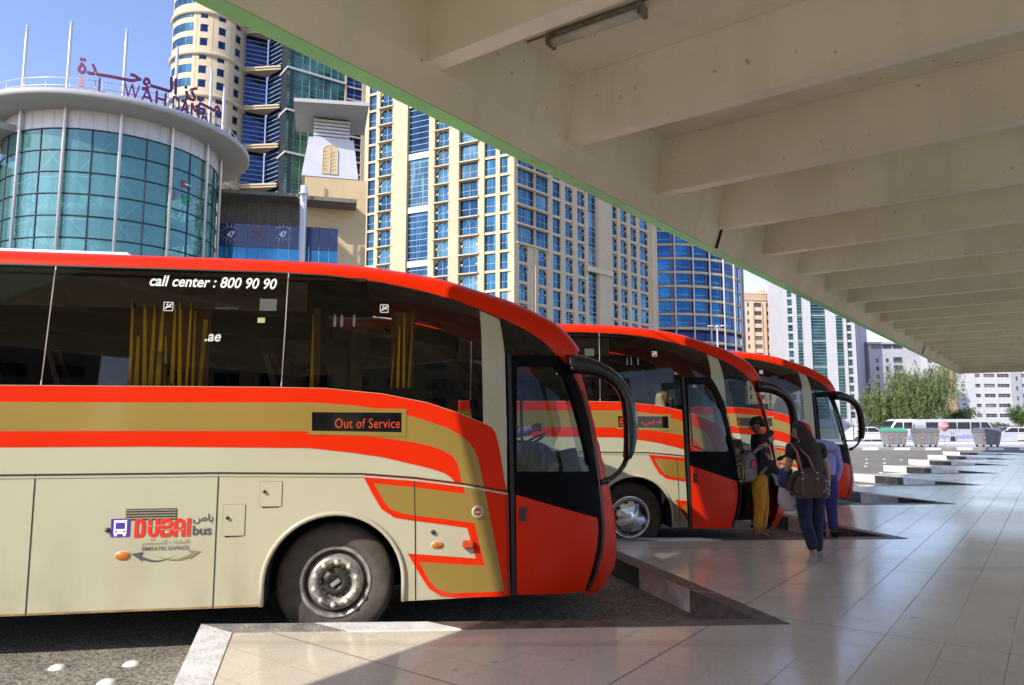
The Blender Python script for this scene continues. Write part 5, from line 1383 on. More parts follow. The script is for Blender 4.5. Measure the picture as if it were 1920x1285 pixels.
b1, b2 = f1.zy(783, 298), f1.zy(783, 287)
band = [(b2 + (b2 - b1) * 0 + 9.99 * k, b2 + 9.99 * k + 9.99 - (b2 - b1)) for k in range(-5, 4) if b2 + 9.99 * k > 8]
arch_rows = rowsz
ranges(f1, [(686, 700, 'plain', rowsz, .0), (707, 733, 'arch', rowsz, .05), (762, 803, 'flush', band, .35), (814, 842, 'arch', rowsz, .30), (861, 896, 'plain', [r if r[0] > f1.zy(878, 462) else (r[0], r[1], 'arch') for r in rowsz], .40), (908, 929, 'plain', rowsz, .12), (937, 959, 'plain', rowsz, .02)], ROAD, ZT)
for k, (a, b) in enumerate(rowsz):                          # projecting string courses
    for x0, x1 in ((706, 734), (812, 843), (860, 897)):
        if a > 58: continue
        mb = MB(); f1.box(mb, X(x0) - .1, X(x1) + .1, b + .12, b + .32, -.05, .50)
        f1.box(mb, X(x0) - .1, X(x1) + .1, a - .30, a - .12, -.05, .46); mb.build('string_course', [m_beige2], hotel, merge=False)
f2 = Facade(hotel, B_, C_)
f2.backing(ROAD, ZT)
za2, zb2 = f2.zy(1068, 379), f2.zy(1068, 351.5)
rows2 = [(za2 + pitch * k, zb2 + pitch * k) for k in range(-9, 9) if za2 + pitch * k > 9]
zc = f2.zy(1000, 462)
up, dn = [r for r in rows2 if r[0] > zc], [r for r in rows2 if r[0] <= zc]
gap = [(a - .3, b + .5) for a, b in rows2]
ranges(f2, [(969, 1002.4, 'plain', up + [(r[0], r[1], 'arch', f2.tx(974), f2.tx(990)) for r in dn], .0), (1003, 1029, 'plain', up + [(r[0], r[1], 'arch', f2.tx(1010), f2.tx(1026)) for r in dn], .25), (1037, 1052, 'plain', rows2, .0), (1060, 1075, 'arch', rows2, .06), (1083, 1098, 'arch', rows2, .06), (1104, 1120, 'flush', gap, .0), (1145, 1158, 'arch', rows2, .45), (1164, 1177, 'arch', rows2, .06), (1183, 1195, 'arch', rows2, .06), (1200, 1216, 'arch', rows2, .0)], ROAD, ZT)
for a, b in up:
    if a < 58: mb = MB(); f2.box(mb, f2.tx(969), f2.tx(1029), b + .1, b + .42, -.05, .30); f2.box(mb, f2.tx(969), f2.tx(1029), a - .45, a - .12, -.05, .22); mb.build('string_course', [m_beige2], hotel, merge=False)
zl = f2.zy(1110, 507)
f2.box(f2.trim, f2.tx(1099), f2.tx(1144), zl - .5, zl + .5, -.05, .75)
f1.wall.build('wall', [m_beige, m_alup], hotel, merge=False); f2.wall.build('wall', [m_beige, m_alu], hotel, merge=False)
f2.trim.build('bridge_beam', [m_beige2], hotel, merge=False)
emit_windows([f1, f2], [m_bluew, m_dkframe, m_line, m_beige2, m_orn], hotel)
mb = MB(); f2.box(mb, f2.L - .9, f2.L + .2, ROAD, ZT - 2, .02, .5); mb.tube([f2.P(f2.L + .1, ROAD, .6), f2.P(f2.L + .1, ZT - 4, .6)], .16, 8); mb.build('corner_pier', [m_beige2], hotel, merge=False)

# ---- cylindrical cream tower
cd = 162.0
cc = at_r(386, 250, cd); cc = Vector((cc.x, cc.y, 0))
cr = cd * math.sin((az(457, 250) - az(315, 250)) / 2)
ct = thing('round_tower', 'tall cylindrical cream tower with small square windows', 'building', (cc.x, cc.y, ROAD))
def circ_ang(c, r, x, y=200):
    """Angle (from the direction facing the camera, positive to the right) where the sight line through pixel x meets the near side of a circle."""
    d = ray(x, y); D = Vector((d.x, d.y)).normalized(); cx = Vector((c.x, c.y))
    b = D.dot(cx); h = max(0.0, r * r - (cx.length_squared - b * b)); p = D * (b - sqrt(h)) - cx
    ref = -cx.normalized(); rt = Vector((-ref.y, ref.x))
    return math.atan2(p.dot(rt), p.dot(ref))
def circ_p(c, r, a, z):
    ref = -Vector((c.x, c.y)).normalized(); rt = Vector((-ref.y, ref.x))
    q = ref * cos(a) + rt * sin(a); return Vector((c.x + q.x * r, c.y + q.y * r, z))
def arc_patch(mb, c, r, a0, a1, z0, z1, n=6, mi=0, sm=True):
    vs = []
    for k in range(n + 1):
        a = a0 + (a1 - a0) * k / n; vs += [circ_p(c, r, a, z0), circ_p(c, r, a, z1)]
    mb.add(vs, [(2 * k, 2 * k + 2, 2 * k + 3, 2 * k + 1) for k in range(n)], mi, sm)
def zat(x, y, r): return at_r(x, y, r).z
mb = MB(); mb.lathe([(cr, ROAD), (cr, 120), (cr * .5, 121), (0, 121)], (cc.x, cc.y, 0), (0, 0, 1), 72)
mb.build('wall', [m_beige], ct)
dn_ = cd - cr
zr0 = zat(386, 27, dn_); rp = (zat(386, 27, dn_) - zat(386, 27 + 26.4 * 12, dn_)) / 12
mb = MB()
for k in range(-3, 8):
    z = zat(386, 22, dn_) - k * rp * 3
    if z > 20: mb = MB(); mb.lathe([(cr, z - .5), (cr + .35, z - .4), (cr + .45, z + .1), (cr + .3, z + .35), (cr, z + .4)], (cc.x, cc.y, 0), (0, 0, 1), 72); mb.build('ledge', [m_beige2], ct)
for k in range(-2, 14):
    z = zr0 - k * rp
    for x in (376, 411, 441.5):
        a = circ_ang(cc, cr, x); w = .62 / cr
        mb = MB(); arc_patch(mb, cc, cr + .03, a - w, a + w, z - .75, z + .75, 2)
        arc_patch(mb, cc, cr + .06, a - w - .02, a - w, z - .85, z + .8, 1, 1); arc_patch(mb, cc, cr + .06, a - w, a + w + .02, z + .7, z + .85, 1, 1)
        mb.build('window', [m_navyg, m_dkframe], ct, merge=False)
    a0, a1 = circ_ang(cc, cr, 317.5), circ_ang(cc, cr, 355)
    mb = MB(); arc_patch(mb, cc, cr + .03, a0, a1, z - .6, z + 1.15, 8)
    for q in range(1, 5): arc_patch(mb, cc, cr + .05, a0 + (a1 - a0) * q / 5 - .004, a0 + (a1 - a0) * q / 5 + .004, z - .6, z + 1.15, 1, 1)
    mb.build('window', [m_bluew, m_dkframe], ct, merge=False)
mb = MB()
for x in (362, 393, 428): 
    a = circ_ang(cc, cr, x); arc_patch(mb, cc, cr + .02, a - .004, a + .004, 10, 118, 1)
mb.build('render_joint', [m_brown], ct)

# ---- navy glass tower folded in a V, between the round tower and the green one
nv = thing('navy_tower', 'navy glass tower folded into a V with sand ledges beside the round tower', 'building', (*pt(498, 158), ROAD))
fa, fb = Facade(nv, pt(446, 149, 220), pt(497, 151.3, 220)), Facade(nv, pt(497, 151.3, 220), pt(523, 148, 220))
for f in (fa, fb):
    f.backing(ROAD, 110, 1.5)
    z0 = f.zy(499, 66 if True else 0); step = 8.6
    z0 = fa.zy(490, 69)
    for k in range(-4, 9):
        z = z0 - k * step
        if z < 12: break
        if f is fa:
            f.trim = MB()
            A3, M3, B3 = [Vector((q[0], q[1], z - .45)) for q in (pt(446, 148.6, 220), pt(497, 151.5, 220), pt(523, 147.6, 220))]
            f.trim.prism([A3, B3, M3], (0, 0, .9)); fw = (A3 - M3).normalized() + (B3 - M3).normalized(); fw = fw.normalized() * .25
            f.trim.prism([A3 + V(0, 0, .45), A3 + fw + V(0, 0, .45), B3 + fw + V(0, 0, .45), B3 + V(0, 0, .45)], (0, 0, .2)); f.trim.build('ledge', [m_beige], nv, merge=False)
        mb = MB(); f.box(mb, 0, f.L, z - step + .75, z - .75, -.45, -.30, 0)
        for q in range(7): f.box(mb, 0, f.L, z - step + .75 + (step - 1.5) * (q + .5) / 7 - .05, z - step + .75 + (step - 1.5) * (q + .5) / 7 + .05, -.299, -.22, 1)
        mb.build('glazing', [m_navyg, m_line], nv, merge=False)
    f.wall.build('wall', [m_navyband], nv, merge=False)

# ---- green glass tower
gt = thing('green_tower', 'green reflective glass tower with pale ledges and a sand side strip', 'building', (*pt(537, 145), ROAD))
fa, fb, fc = Facade(gt, pt(521, 149.5, 230), pt(537, 145, 230)), Facade(gt, pt(537, 145, 230), pt(646, 152.5, 200)), Facade(gt, pt(646, 152.5, 200), pt(686, 155, 200))
zg = fb.zy(540, 126); sg = (fb.zy(540, 126) - fb.zy(540, 286)) / 2
for f in (fa, fb):
    f.backing(ROAD, 100, 1.2 if f is fa else 8)
    for k in range(-3, 7):
        z = zg - k * sg
        if z < 10: break
        mb = MB(); f.box(mb, -.15, f.L + .15, z - .22, z + .22, -.4, .25); mb.build('ledge', [m_alup], gt, merge=False)
        mb = MB(); f.box(mb, 0, f.L, z - sg + .22, z - .22, -.45, -.3, 0)
        n = max(2, round(f.L / 1.5))
        for q in range(1, n): f.box(mb, f.L * q / n - .045, f.L * q / n + .045, z - sg + .22, z - .22, -.299, -.2 if q % 3 else -.05, 1)
        for q in range(1, 6): f.box(mb, 0, f.L, z - sg + sg * q / 6 - .04, z - sg + sg * q / 6 + .04, -.299, -.23, 1)
        mb.build('glazing', [m_greeng, mat('green_mullion', (.20, .30, .27), .4, var=.1) if k == -3 and f is fa else bpy.data.materials['green_mullion']], gt, merge=False)
    f.wall.build('wall', [m_dkframe], gt, merge=False)
fc.backing(ROAD, 84, 8)
rz = [(fc.zy(662, 163) - 2.8 * k, fc.zy(662, 143) - 2.8 * k) for k in range(-2, 14)]
fc.pier(0, .4, ROAD, 84); fc.column(.4, fc.L - .9, rz, ROAD, 84); fc.pier(fc.L - .9, fc.L, ROAD, 84)
fc.wall.build('wall', [m_beige], gt, merge=False)
emit_windows([fc], [m_navyg, m_dkframe, m_line, m_beige2, m_orn], gt)

# ---- round blue glass building to the right of the hotel
rd = 192.0
rc = at_r(1229, 500, rd); rc = Vector((rc.x, rc.y, 0)); rr_ = rd * math.sin(az(1391, 560) - az(1229, 500))
rb_ = thing('round_office', 'curved blue glass office block with white fins and sand floor bands', 'building', (rc.x, rc.y, ROAD))
zr = zat(1229, 459.5, rd - rr_); pf = zr - zat(1229, 459.5 + 25.8, rd - rr_)
mb = MB(); mb.lathe([(rr_ - .6, ROAD), (rr_ - .6, zr + pf * 4), (0, zr + pf * 4)], (rc.x, rc.y, 0), (0, 0, 1), 90); mb.build('core', [m_navyband], rb_)
mb = MB()
for k in range(-4, 14):
    z = zr - pf * k
    if z < 3: break
    mb = MB()
    for zz, h, rr in ((z, .30, .16),): mb.lathe([(rr_ - .5, zz - h), (rr_ + rr, zz - h), (rr_ + rr, zz - h * .1), (rr_ + rr + .1, zz), (rr_ + rr, zz + h), (rr_ - .5, zz + h)], (rc.x, rc.y, 0), (0, 0, 1), 90, sm=False)
    mb.build('floor_band', [m_beige], rb_)
angs = [R(-11.6 * 2 + 11.6 * k) for k in range(11)]
for a in angs: mb = MB(); mb.tube([circ_p(rc, rr_ + .45, a, ROAD), circ_p(rc, rr_ + .45, a, zr + pf * 4)], .20, 6); mb.build('fin', [m_white], rb_)
for k in range(-3, 7):
    z = zr - pf * k
    for a0, a1 in zip(angs[1:], angs[2:]):
        mb = MB(); arc_patch(mb, rc, rr_, a0 + .006, a1 - .006, z + .42, z + pf - .42, 3, 0, False)
        mb.add([circ_p(rc, rr_ + .06, a1 - .05, z + .42), circ_p(rc, rr_ + .06, a1 - .008, z + .42), circ_p(rc, rr_ + .06, a1 - .008, z + pf - .42), circ_p(rc, rr_ + .06, a1 - .05, z + pf - .42)], [(0, 1, 2, 3)], 1)
        arc_patch(mb, rc, rr_ + .05, a0 + .006, a1 - .006, z + 1.2, z + 1.28, 3, 2, False)
        mb.build('window', [m_roundg, m_navyband, m_line], rb_, merge=False)

# ---- pinkish apartment block with stacked balconies
D = 262
ap = thing('apartment_block', 'pinkish apartment block with two stacks of dark balconies', 'building', (*pt(1391, D), ROAD))
f = Facade(ap, pt(1390, D), pt(1456, D + 2)); zt = f.zy(1425, 560)
f.backing(ROAD, zt, 10); rows = []
p_ = (f.zy(1425, 571) - f.zy(1425, 571 + 15.6 * 6)) / 6
rows = [(f.zy(1425, 571) - p_ * k - 1.0, f.zy(1425, 571) - p_ * k + .55) for k in range(0, 13)]
prev = 0
for x0, x1 in ((1398, 1402), (1411, 1425), (1434, 1448)):
    f.pier(prev, f.tx(x0), ROAD, zt); f.column(f.tx(x0), f.tx(x1), rows, ROAD, zt, -.1); prev = f.tx(x1)
f.pier(prev, f.L, ROAD, zt)
for x in (1410, 1426, 1433, 1449): f.box(f.trim, f.tx(x) - .12, f.tx(x) + .12, 8, zt - 2, .01, .25)
for k in range(22): f.box(f.wall, f.L * k / 22 + .1, f.L * (k + .6) / 22 + .1, zt - .8, zt + 1.6, -.5, .3)
f.box(f.wall, -.2, f.L + .2, zt + 1.6, zt + 2.2, -.6, .4); f.box(f.wall, f.tx(1425), f.tx(1436), zt, zt + 3.6, -4, -1)
f.wall.build('wall', [m_pink], ap, merge=False); f.trim.build('trim', [m_brown], ap, merge=False)
emit_windows([f], [m_dkwin, m_dkframe, m_brown, m_brown, m_brown], ap)
g2 = Facade(ap, pt(1456, D + 2.01), pt(1470, D + 16)); g2.backing(ROAD, zt + 1, .5, .02); g2.wall.build('shade_toned_side', [m_brown], ap, merge=False)  # brown on this side wall paints the pinkish block's face in shade

# ---- white tower with green glazed strips
D = 248
wt = thing('white_tower', 'white tower with dark green glazed strips and square windows', 'building', (*pt(1470, D), ROAD))
f = Facade(wt, pt(1468, D), pt(1601, D)); zt = f.zy(1480, 470)
f.backing(ROAD, zt, 14)
p_ = (f.zy(1477, 583) - f.zy(1477, 583 + 16.1 * 6)) / 6
rows = [(f.zy(1477, 589) - p_ * (k - 5), f.zy(1477, 577.5) - p_ * (k - 5)) for k in range(0, 19)]
rows = [r for r in rows if r[0] > 1]
rg = [(f.zy(1530, 640) + 3 * p_ * k + .2, f.zy(1530, 640) + 3 * p_ * (k + 1) - .1) for k in range(-7, 8)]; rg = [r for r in rg if r[0] > 1 and r[1] < zt]
prev = 0
for x0, x1, kd, rw, pr in ((1473, 1482, 'plain', rows, .0), (1490, 1500, 'flush', rg, .1), (1514, 1543, 'flush', rg, .8), (1562, 1575, 'flush', rg, .0), (1580, 1590, 'plain', rows, .5)):
    f.pier(prev, f.tx(x0), ROAD, zt, pr); f.column(f.tx(x0), f.tx(x1), rw, ROAD, zt, -.1, kd); prev = f.tx(x1)
f.pier(prev, f.L, ROAD, zt, .5)
f.wall.build('wall', [m_white, m_alup], wt, merge=False)
emit_windows([f], [tower_glass('teal_strip_glass', (0.008, 0.04, 0.045), (0.04, 0.13, 0.13), 0.6, 0.06, 0.3), m_dkframe, m_line, m_white, m_white], wt)
g2 = Facade(wt, pt(1601, D + .01), pt(1624, D + 30)); g2.backing(ROAD, zt, .6, .02); g2.pier(3, 4, ROAD, zt, .2); g2.pier(12, 13.5, ROAD, zt, .3); g2.wall.build('shade_toned_side', [m_lilac], wt, merge=False)  # darker lilac on this side wall paints the white tower's shade

# ---- pale lilac apartments behind the trees
D = 268
la = thing('apartment_block', 'low pale lilac apartment block with balconies behind the trees', 'building', (*pt(1640, D), ROAD))
f = Facade(la, pt(1626, D), pt(1792, D)); zt = f.zy(1650, 655)
f.backing(ROAD, zt, 14)
p_ = 15.4 / FPX * D
zz = f.zy(1635, 675)
rows = [(zz - p_ * k - 1.0, zz - p_ * k + .55) for k in range(7)]
bal = [(zz - p_ * k - 1.3, zz - p_ * k + 1.0) for k in range(7)]
prev = 0
for x0, x1, rw in ((1632, 1638, rows), (1651, 1657, rows), (1665, 1682, bal), (1690, 1696, rows), (1704, 1722, bal), (1735, 1742, rows), (1755, 1762, rows)):
    f.pier(prev, f.tx(x0), ROAD, zt); f.column(f.tx(x0), f.tx(x1), rw, ROAD, zt, -.08); prev = f.tx(x1)
f.pier(prev, f.L, ROAD, zt)
pz = f.zy(1640, 655)
for x0, x1 in ((1627, 1644), (1648, 1664), (1667, 1684)): f.win.append((f.tx(x0), f.tx(x1), zt + .3, zt + 1.6, 'plain'))
f.box(f.wall, 0, f.tx(1690), zt, zt + 1.9, -8, -.5); f.box(f.wall, -.5, f.tx(1686), zt + 1.9, zt + 2.4, -8.5, .6); f.box(f.wall, 0, f.tx(1668), zt + 2.4, f.zy(1640, 640), -8, -2)
for k in range(7):
    for x0, x1 in ((1665, 1682), (1704, 1722)):
        f.box(f.trim, f.tx(x0), f.tx(x1), zz - p_ * k - 1.3, zz - p_ * k - .5, -.28, -.2)
f.wall.build('wall', [m_lilac], la, merge=False); f.trim.build('balcony_rail', [m_greeng], la, merge=False)
emit_windows([f], [m_dkwin, m_dkframe, m_dkframe, m_white, m_white], la)

# ---- white tall block behind, brown shaft, and the long white office
D = 225
bs_ = thing('brown_shaft', 'narrow brown stair tower rising behind the trees', 'building', (*pt(1777, D), ROAD))
f = Facade(bs_, pt(1770, D), pt(1785, D)); zt = f.zy(1777, 688); f.backing(ROAD, zt, 5, .0); f.box(f.wall, f.L * .45, f.L * .55, 4, zt + .3, .001, .3); f.box(f.wall, -.3, f.L + .3, zt, zt + .6, -5.3, .4); f.wall.build('wall', [m_brown], bs_, merge=False)
D = 240
wb = thing('white_block', 'plain white block half hidden by the tree and the canopy edge', 'building', (*pt(1745, D), ROAD))
f = Facade(wb, pt(1722, D), pt(1769, D)); zt = f.zy(1740, 668); f.backing(ROAD, zt, 9, .5)
rows = [(zt - 3.3 * k - 2.2, zt - 3.3 * k - .9) for k in range(6)]
f.pier(0, f.tx(1728), ROAD, zt); f.column(f.tx(1728), f.tx(1738), rows, ROAD, zt); f.pier(f.tx(1738), f.tx(1750), ROAD, zt); f.column(f.tx(1750), f.tx(1760), rows, ROAD, zt); f.pier(f.tx(1760), f.L, ROAD, zt)
f.wall.build('wall', [m_white], wb, merge=False); emit_windows([f], [m_dkwin, m_dkframe, m_line, m_white, m_white], wb)
D = 236
wo = thing('white_office', 'long white office block with strip windows and a grey stair shaft', 'building', (*pt(1850, D), ROAD))
f = Facade(wo, pt(1786, D), pt(2010, D)); zt = f.zy(1850, 690)
f.backing(ROAD, zt, 14)
rows = [(f.zy(1850, 726.5 + 18.7 * k), f.zy(1850, 720 + 18.7 * k)) for k in range(-1, 4)]
lows = [(f.zy(1790, 724 + 9 * k), f.zy(1790, 721 + 9 * k)) for k in range(6)]
prev = 0
for x0, x1, rw in ((1787, 1794, lows), (1813, 1823, rows), (1829, 1850, rows), (1854, 1877, rows), (1898, 1918, rows), (1922, 1944, rows), (1948, 1970, rows), (1974, 1996, rows)):
    f.pier(prev, f.tx(x0), ROAD, zt, .12 if prev else 0); f.column(f.tx(x0), f.tx(x1), rw, ROAD, zt, -.05); prev = f.tx(x1)
f.pier(prev, f.L, ROAD, zt)
f.wall.build('wall', [m_white], wo, merge=False)
mb = MB(); f.box(mb, f.tx(1879), f.tx(1896), ROAD, zt, .13, .8, 0)
for k in range(-1, 4): f.box(mb, f.tx(1885.5), f.tx(1888.5), f.zy(1886, 714 + 18.7 * k), f.zy(1886, 706 + 18.7 * k), .801, .83, 1)
mb.build('stair_shaft', [m_alu, m_dkwin], wo, merge=False)
emit_windows([f], [m_dkwin, m_dkframe, m_line, m_white, m_white], wo)

# ------------------------------------------------------------------ shopping mall with the round glass entrance
RD = 60.0
qc = at_r(212, 410, RD); qc = Vector((qc.x, qc.y, 0))
rg_ = RD * math.sin(az(405, 410) - az(212, 410)); rd_ = RD * math.sin(az(468, 290) - az(212, 410))
mall = thing('shopping_mall', 'shopping mall with a round teal glass entrance under a grey disc roof', 'building', (qc.x, qc.y, ROAD))
zg_ = zat(224, 251, RD - rg_); zw_ = zat(224, 216, RD - rg_); zrim = zat(224, 187, RD - rd_); zm_ = zat(235, 57, RD - rg_)
base_a = circ_ang(qc, rg_, 216, 420); stepa = R(26.2)
posts = [base_a + stepa * k for k in range(-6, 8)]
rowh = zat(180, 285, RD - rg_) - zat(180, 285 + 40.7, RD - rg_)
for k in range(14):
    a0 = posts[k]; a1 = posts[k] + stepa
    mb = MB(); n = 4
    arc_patch(mb, qc, rg_, a0 + .005, a1 - .005, ROAD, zg_, n, 0, False)
    z = zg_
    while z > 0:
        vs = [circ_p(qc, rg_ + .03, a0 + (a1 - a0) * q / n, z + dz) for q in range(n + 1) for dz in (-.06, .06)]
        mb.tube([circ_p(qc, rg_ + .02, a0 + (a1 - a0) * q / n, z) for q in range(n + 1)], .05, 4, 1, cap=False); z -= rowh
    am = (a0 + a1) / 2; mb.tube([circ_p(qc, rg_ + .02, am, ROAD), circ_p(qc, rg_ + .02, am, zg_)], .055, 4, 1)
    mb.build('glass_wall', [m_tealg, m_dkframe], mall, merge=False)
    mb = MB(); arc_patch(mb, qc, rg_ + .01, a0, a1, zg_ + .02, zw_ + .3, 6, 0)
    for q in range(1, 4): arc_patch(mb, qc, rg_ + .025, a0 + (a1 - a0) * q / 4 - .002, a0 + (a1 - a0) * q / 4 + .002, zg_ + .02, zw_ + .3, 1, 1)
    mb.build('fascia_panel', [m_alup, m_alu], mall, merge=False)
    mb = MB()                                         # crossed bracing behind the glass
    q = lambda f, z: circ_p(qc, rg_ - .9, a0 + (a1 - a0) * f, z)
    for z in (zg_ - rowh * 2, zg_ - rowh * 4, zg_ - rowh * 6, zg_ - rowh * 8):
        mb.tube([q(.05, z), q(.95, z + rowh * 2)], .05, 6); mb.tube([q(.95, z), q(.05, z + rowh * 2)], .05, 6); mb.tube([q(0, z), q(1, z)], .09, 6)
    mb.build('bracing', [m_alup], mall)
    tall = -2 <= k - 6 <= 3
    mb = MB(); mb.tube([circ_p(qc, rg_ + .20, a0, ROAD), circ_p(qc, rg_ + .20, a0, zm_ - 1.2 if tall else zw_), circ_p(qc, rg_ + .20, a0, zm_ if tall else zw_ + .2)], [.105, .105, .08], 10); mb.build('mast', [m_mastm], mall)
mb = MB()
mb.lathe([(rg_ * .5, ROAD), (rg_ * .5, zg_)], (qc.x, qc.y, 0), (0, 0, 1), 40)
for z in (zg_ - rowh * 3.1, zg_ - rowh * 6.1): mb.lathe([(rg_ * .5, z), (rg_ - 1.6, z), (rg_ - 1.6, z - .5), (rg_ * .5, z - .5)], (qc.x, qc.y, 0), (0, 0, 1), 48)
mb.build('core', [m_core], mall)
mb = MB(); mb.lathe([(rg_ - .2, zw_), (rd_ - .1, zrim - .10), (rd_, zrim), (rd_, zrim + .28), (rd_ - .15, zrim + .36), (rg_ * .5, zrim + .9), (0, zrim + 1.0)], (qc.x, qc.y, 0), (0, 0, 1), 96); mb.build('disc_roof', [m_slab], mall)
mb = MB(); zz = zrim + .36
for h in (.5, 1.0): mb.tube([circ_p(qc, rd_ - .9, 2 * pi * k / 72, zz + h) for k in range(73)], .028, 6, cap=False)
for k in range(36): mb.tube([circ_p(qc, rd_ - .9, 2 * pi * k / 36, zz - .1), circ_p(qc, rd_ - .9, 2 * pi * k / 36, zz + 1.0)], .025, 6)
mb.build('roof_rail', [m_mastm], mall)
# decals on the glass: U, E and a small flag
mb = MB()
def decal(s, x, y0, y1, w, mi):
    a = circ_ang(qc, rg_, x, 380); z1, z0 = zat(x, y0, RD - rg_ * cos(a)), zat(x, y1, RD - rg_ * cos(a)); hw = w / 2 / rg_
    if s: put_text(mb, s, lambda p, q: circ_p(qc, rg_ + .04, a + p, q), -hw, hw, z0, z1, mi, bold=.03)
    else: arc_patch(mb, qc, rg_ + .04, a - hw, a + hw, z0, z1, 2, mi)
decal('U', 321, 356, 373, .75, 0); decal('E', 350, 365, 383, .8, 1)
decal('', 340, 336, 350, .22, 2); decal('', 350, 339, 343, .55, 1); decal('', 350, 344, 347, .55, 3); decal('', 350, 348, 352, .55, 4)
mb.build('window_decal', [mat('decal_violet', (.30, .16, .24), .6, var=0), mat('decal_green', (.02, .30, .16), .6, var=0), mat('decal_flag_red', (.5, .02, .03), .6, var=0), m_wht, m_lett], mall)
# left wing
fl = Facade(mall, pt(-90, 46), pt(35, 49)); ztl = fl.zy(20, 312)
fl.box(fl.wall, 0, fl.L, ROAD, ztl, -8, -.5)
for k in range(6):
    t0, t1 = fl.L * k / 6, fl.L * (k + 1) / 6
    mb = MB(); fl.box(mb, t0 + .04, t1 - .04, ztl - 3.0, ztl, -.49, -.2, 0); fl.box(mb, t0 + .04, t1 - .04, ROAD, ztl - 3.06, -.49, -.22, 1); fl.box(mb, t0, t1, ztl - 3.06, ztl - 2.95, -.199, -.1, 2)
    mb.build('shopfront', [m_navyband, m_tealdk, m_alu], mall, merge=False)
fl.box(fl.trim, -1, fl.L + .5, fl.zy(20, 268), fl.zy(20, 268) + .45, -3, 2.4)
fl.box(fl.trim, fl.L - 1.2, fl.L - .9, ztl, fl.zy(20, 268), -1, -.7)
fl.wall.build('wing_wall', [m_tanw], mall, merge=False); fl.trim.build('wing_roof', [m_slab], mall, merge=False)
mb = MB(); s0 = fl.tx(8, 330)
put_text(mb, '47', lambda t, z: fl.P(t, z, -.19), s0, s0 + .55, fl.zy(10, 345), fl.zy(10, 332), 0, bold=.02)
for k in range(14):
    a = 2 * pi * k / 14; c0 = (s0 + .28, fl.zy(10, 338)); p, q = [(c0[0] + r * cos(a), c0[1] + r * sin(a)) for r in (.55, .95)]
    mb.add([fl.P(p[0] - .02, p[1], -.19), fl.P(p[0] + .02, p[1], -.19), fl.P(q[0], q[1], -.19)], [(0, 1, 2)], 0)
mb.build('window_graphic', [m_wht], mall)
# right wing: louvres, navy glass band with the 47 graphics, sand block and wind tower
fr = Facade(mall, pt(398, 57), pt(632, 59)); zl1, zl0 = fr.zy(480, 378), fr.zy(480, 419)
fr.box(fr.wall, 0, fr.L, ROAD, zl1 + .2, -8, -.6, 0)
mb = MB()
n = 13
for k in range(n):
    z = zl0 + (zl1 - zl0) * (k + .5) / n; fr.box(mb, .1, fr.tx(554), z - .045, z + .045, -.58, -.35)
for k in range(9): t = fr.tx(554) * k / 8; fr.box(mb, t, t + .07, zl0, zl1, -.349, -.3)
mb.build('louvre_screen', [m_lou], mall, merge=False)
N_ = 12
for k in range(N_):
    t0, t1 = fr.L * k / N_, fr.L * (k + 1) / N_
    mb = MB(); fr.box(mb, t0 + .02, t1 - .02, zl0 - 2.0, zl0 - .12, -.55, .05, 0); fr.box(mb, t0 + .02, t1 - .02, ROAD, zl0 - 2.02, -.55, .03, 1)
    mb.build('shopfront', [m_navyband, m_tealdk], mall, merge=False)
mb = MB()
for x in (433, 531):
    t = fr.tx(x, 440); put_text(mb, '47', lambda a, b: fr.P(a, b, .06), t - .30, t + .30, fr.zy(x, 446), fr.zy(x, 434), 0, bold=.03, shear=.2)
    for k in range(16):
        a = 2 * pi * k / 16; c0 = (t, fr.zy(x, 438)); p, q = [(c0[0] + r * cos(a), c0[1] + r * sin(a) * .8) for r in (.6, 1.0)]
        mb.add([fr.P(p[0] - .025, p[1], .06), fr.P(p[0] + .025, p[1], .06), fr.P(q[0], q[1], .06)], [(0, 1, 2)], 0)
t = fr.tx(484, 440); zc_ = fr.zy(484, 438)
for sx in (-1, 1):
    for k, (r, mi) in enumerate(((.75, 1), (.5, 2), (.3, 1))):
        mb.add([fr.P(t, zc_ - .1 * k, .061 + .002 * k), fr.P(t + sx * r, zc_ + r * .8, .061 + .002 * k), fr.P(t + sx * r * .55, zc_ + .1, .061 + .002 * k)], [(0, 1, 2)], mi)
        mb.add([fr.P(t, zc_ - .1 * k, .061 + .002 * k), fr.P(t + sx * r * .8, zc_ - r * .95, .061 + .002 * k), fr.P(t + sx * r * .35, zc_ - .1, .061 + .002 * k)], [(0, 1, 2)], mi)
mb.build('window_graphic', [m_wht, mat('graphic_red', (.30, .05, .09), .5, var=0), m_lett], mall)
mb = MB(); fr.box(mb, -.4, fr.tx(562, 370), zl1 + .05, zl1 + .32, -1, 1.8); mb.build('screen_roof', [m_lou], mall, merge=False)
pc = at_y(562, 600, 55.2); mb = MB(); ztc = at_y(562, 349, 55.2).z
mb.tube([(pc.x, pc.y, ROAD), (pc.x, pc.y, ztc)], .26, 18); mb.tube([(pc.x, pc.y, fr.zy(562, 388)), (pc.x, pc.y, fr.zy(562, 384))], .33, 18); mb.build('column', [m_alup], mall)
fb_ = Facade(mall, pt(563, 58.2), pt(682, 59.5)); zb_ = fb_.zy(620, 334)
fb_.box(fb_.wall, 0, fb_.L, fr.zy(600, 428), zb_, -7, 0); fb_.box(fb_.wall, fb_.tx(632), fb_.L, ROAD, fr.zy(600, 428), -7, 0)
fb_.wall.build('sand_block', [m_tanw], mall, merge=False)
mb = MB(); fb_.box(mb, fb_.tx(566), fb_.tx(664), fb_.zy(620, 392), fb_.zy(620, 385), .01, 2.2); mb.build('screen_roof', [m_lou], mall, merge=False)
w0, w1, u0, u1 = fb_.tx(565, 330), fb_.tx(672, 330), fb_.tx(579, 256), fb_.tx(664, 256); zt1, zt0 = fb_.zy(620, 256), zb_ + .02
P = fb_.P
mb = MB(); ins = (u0 - w0)
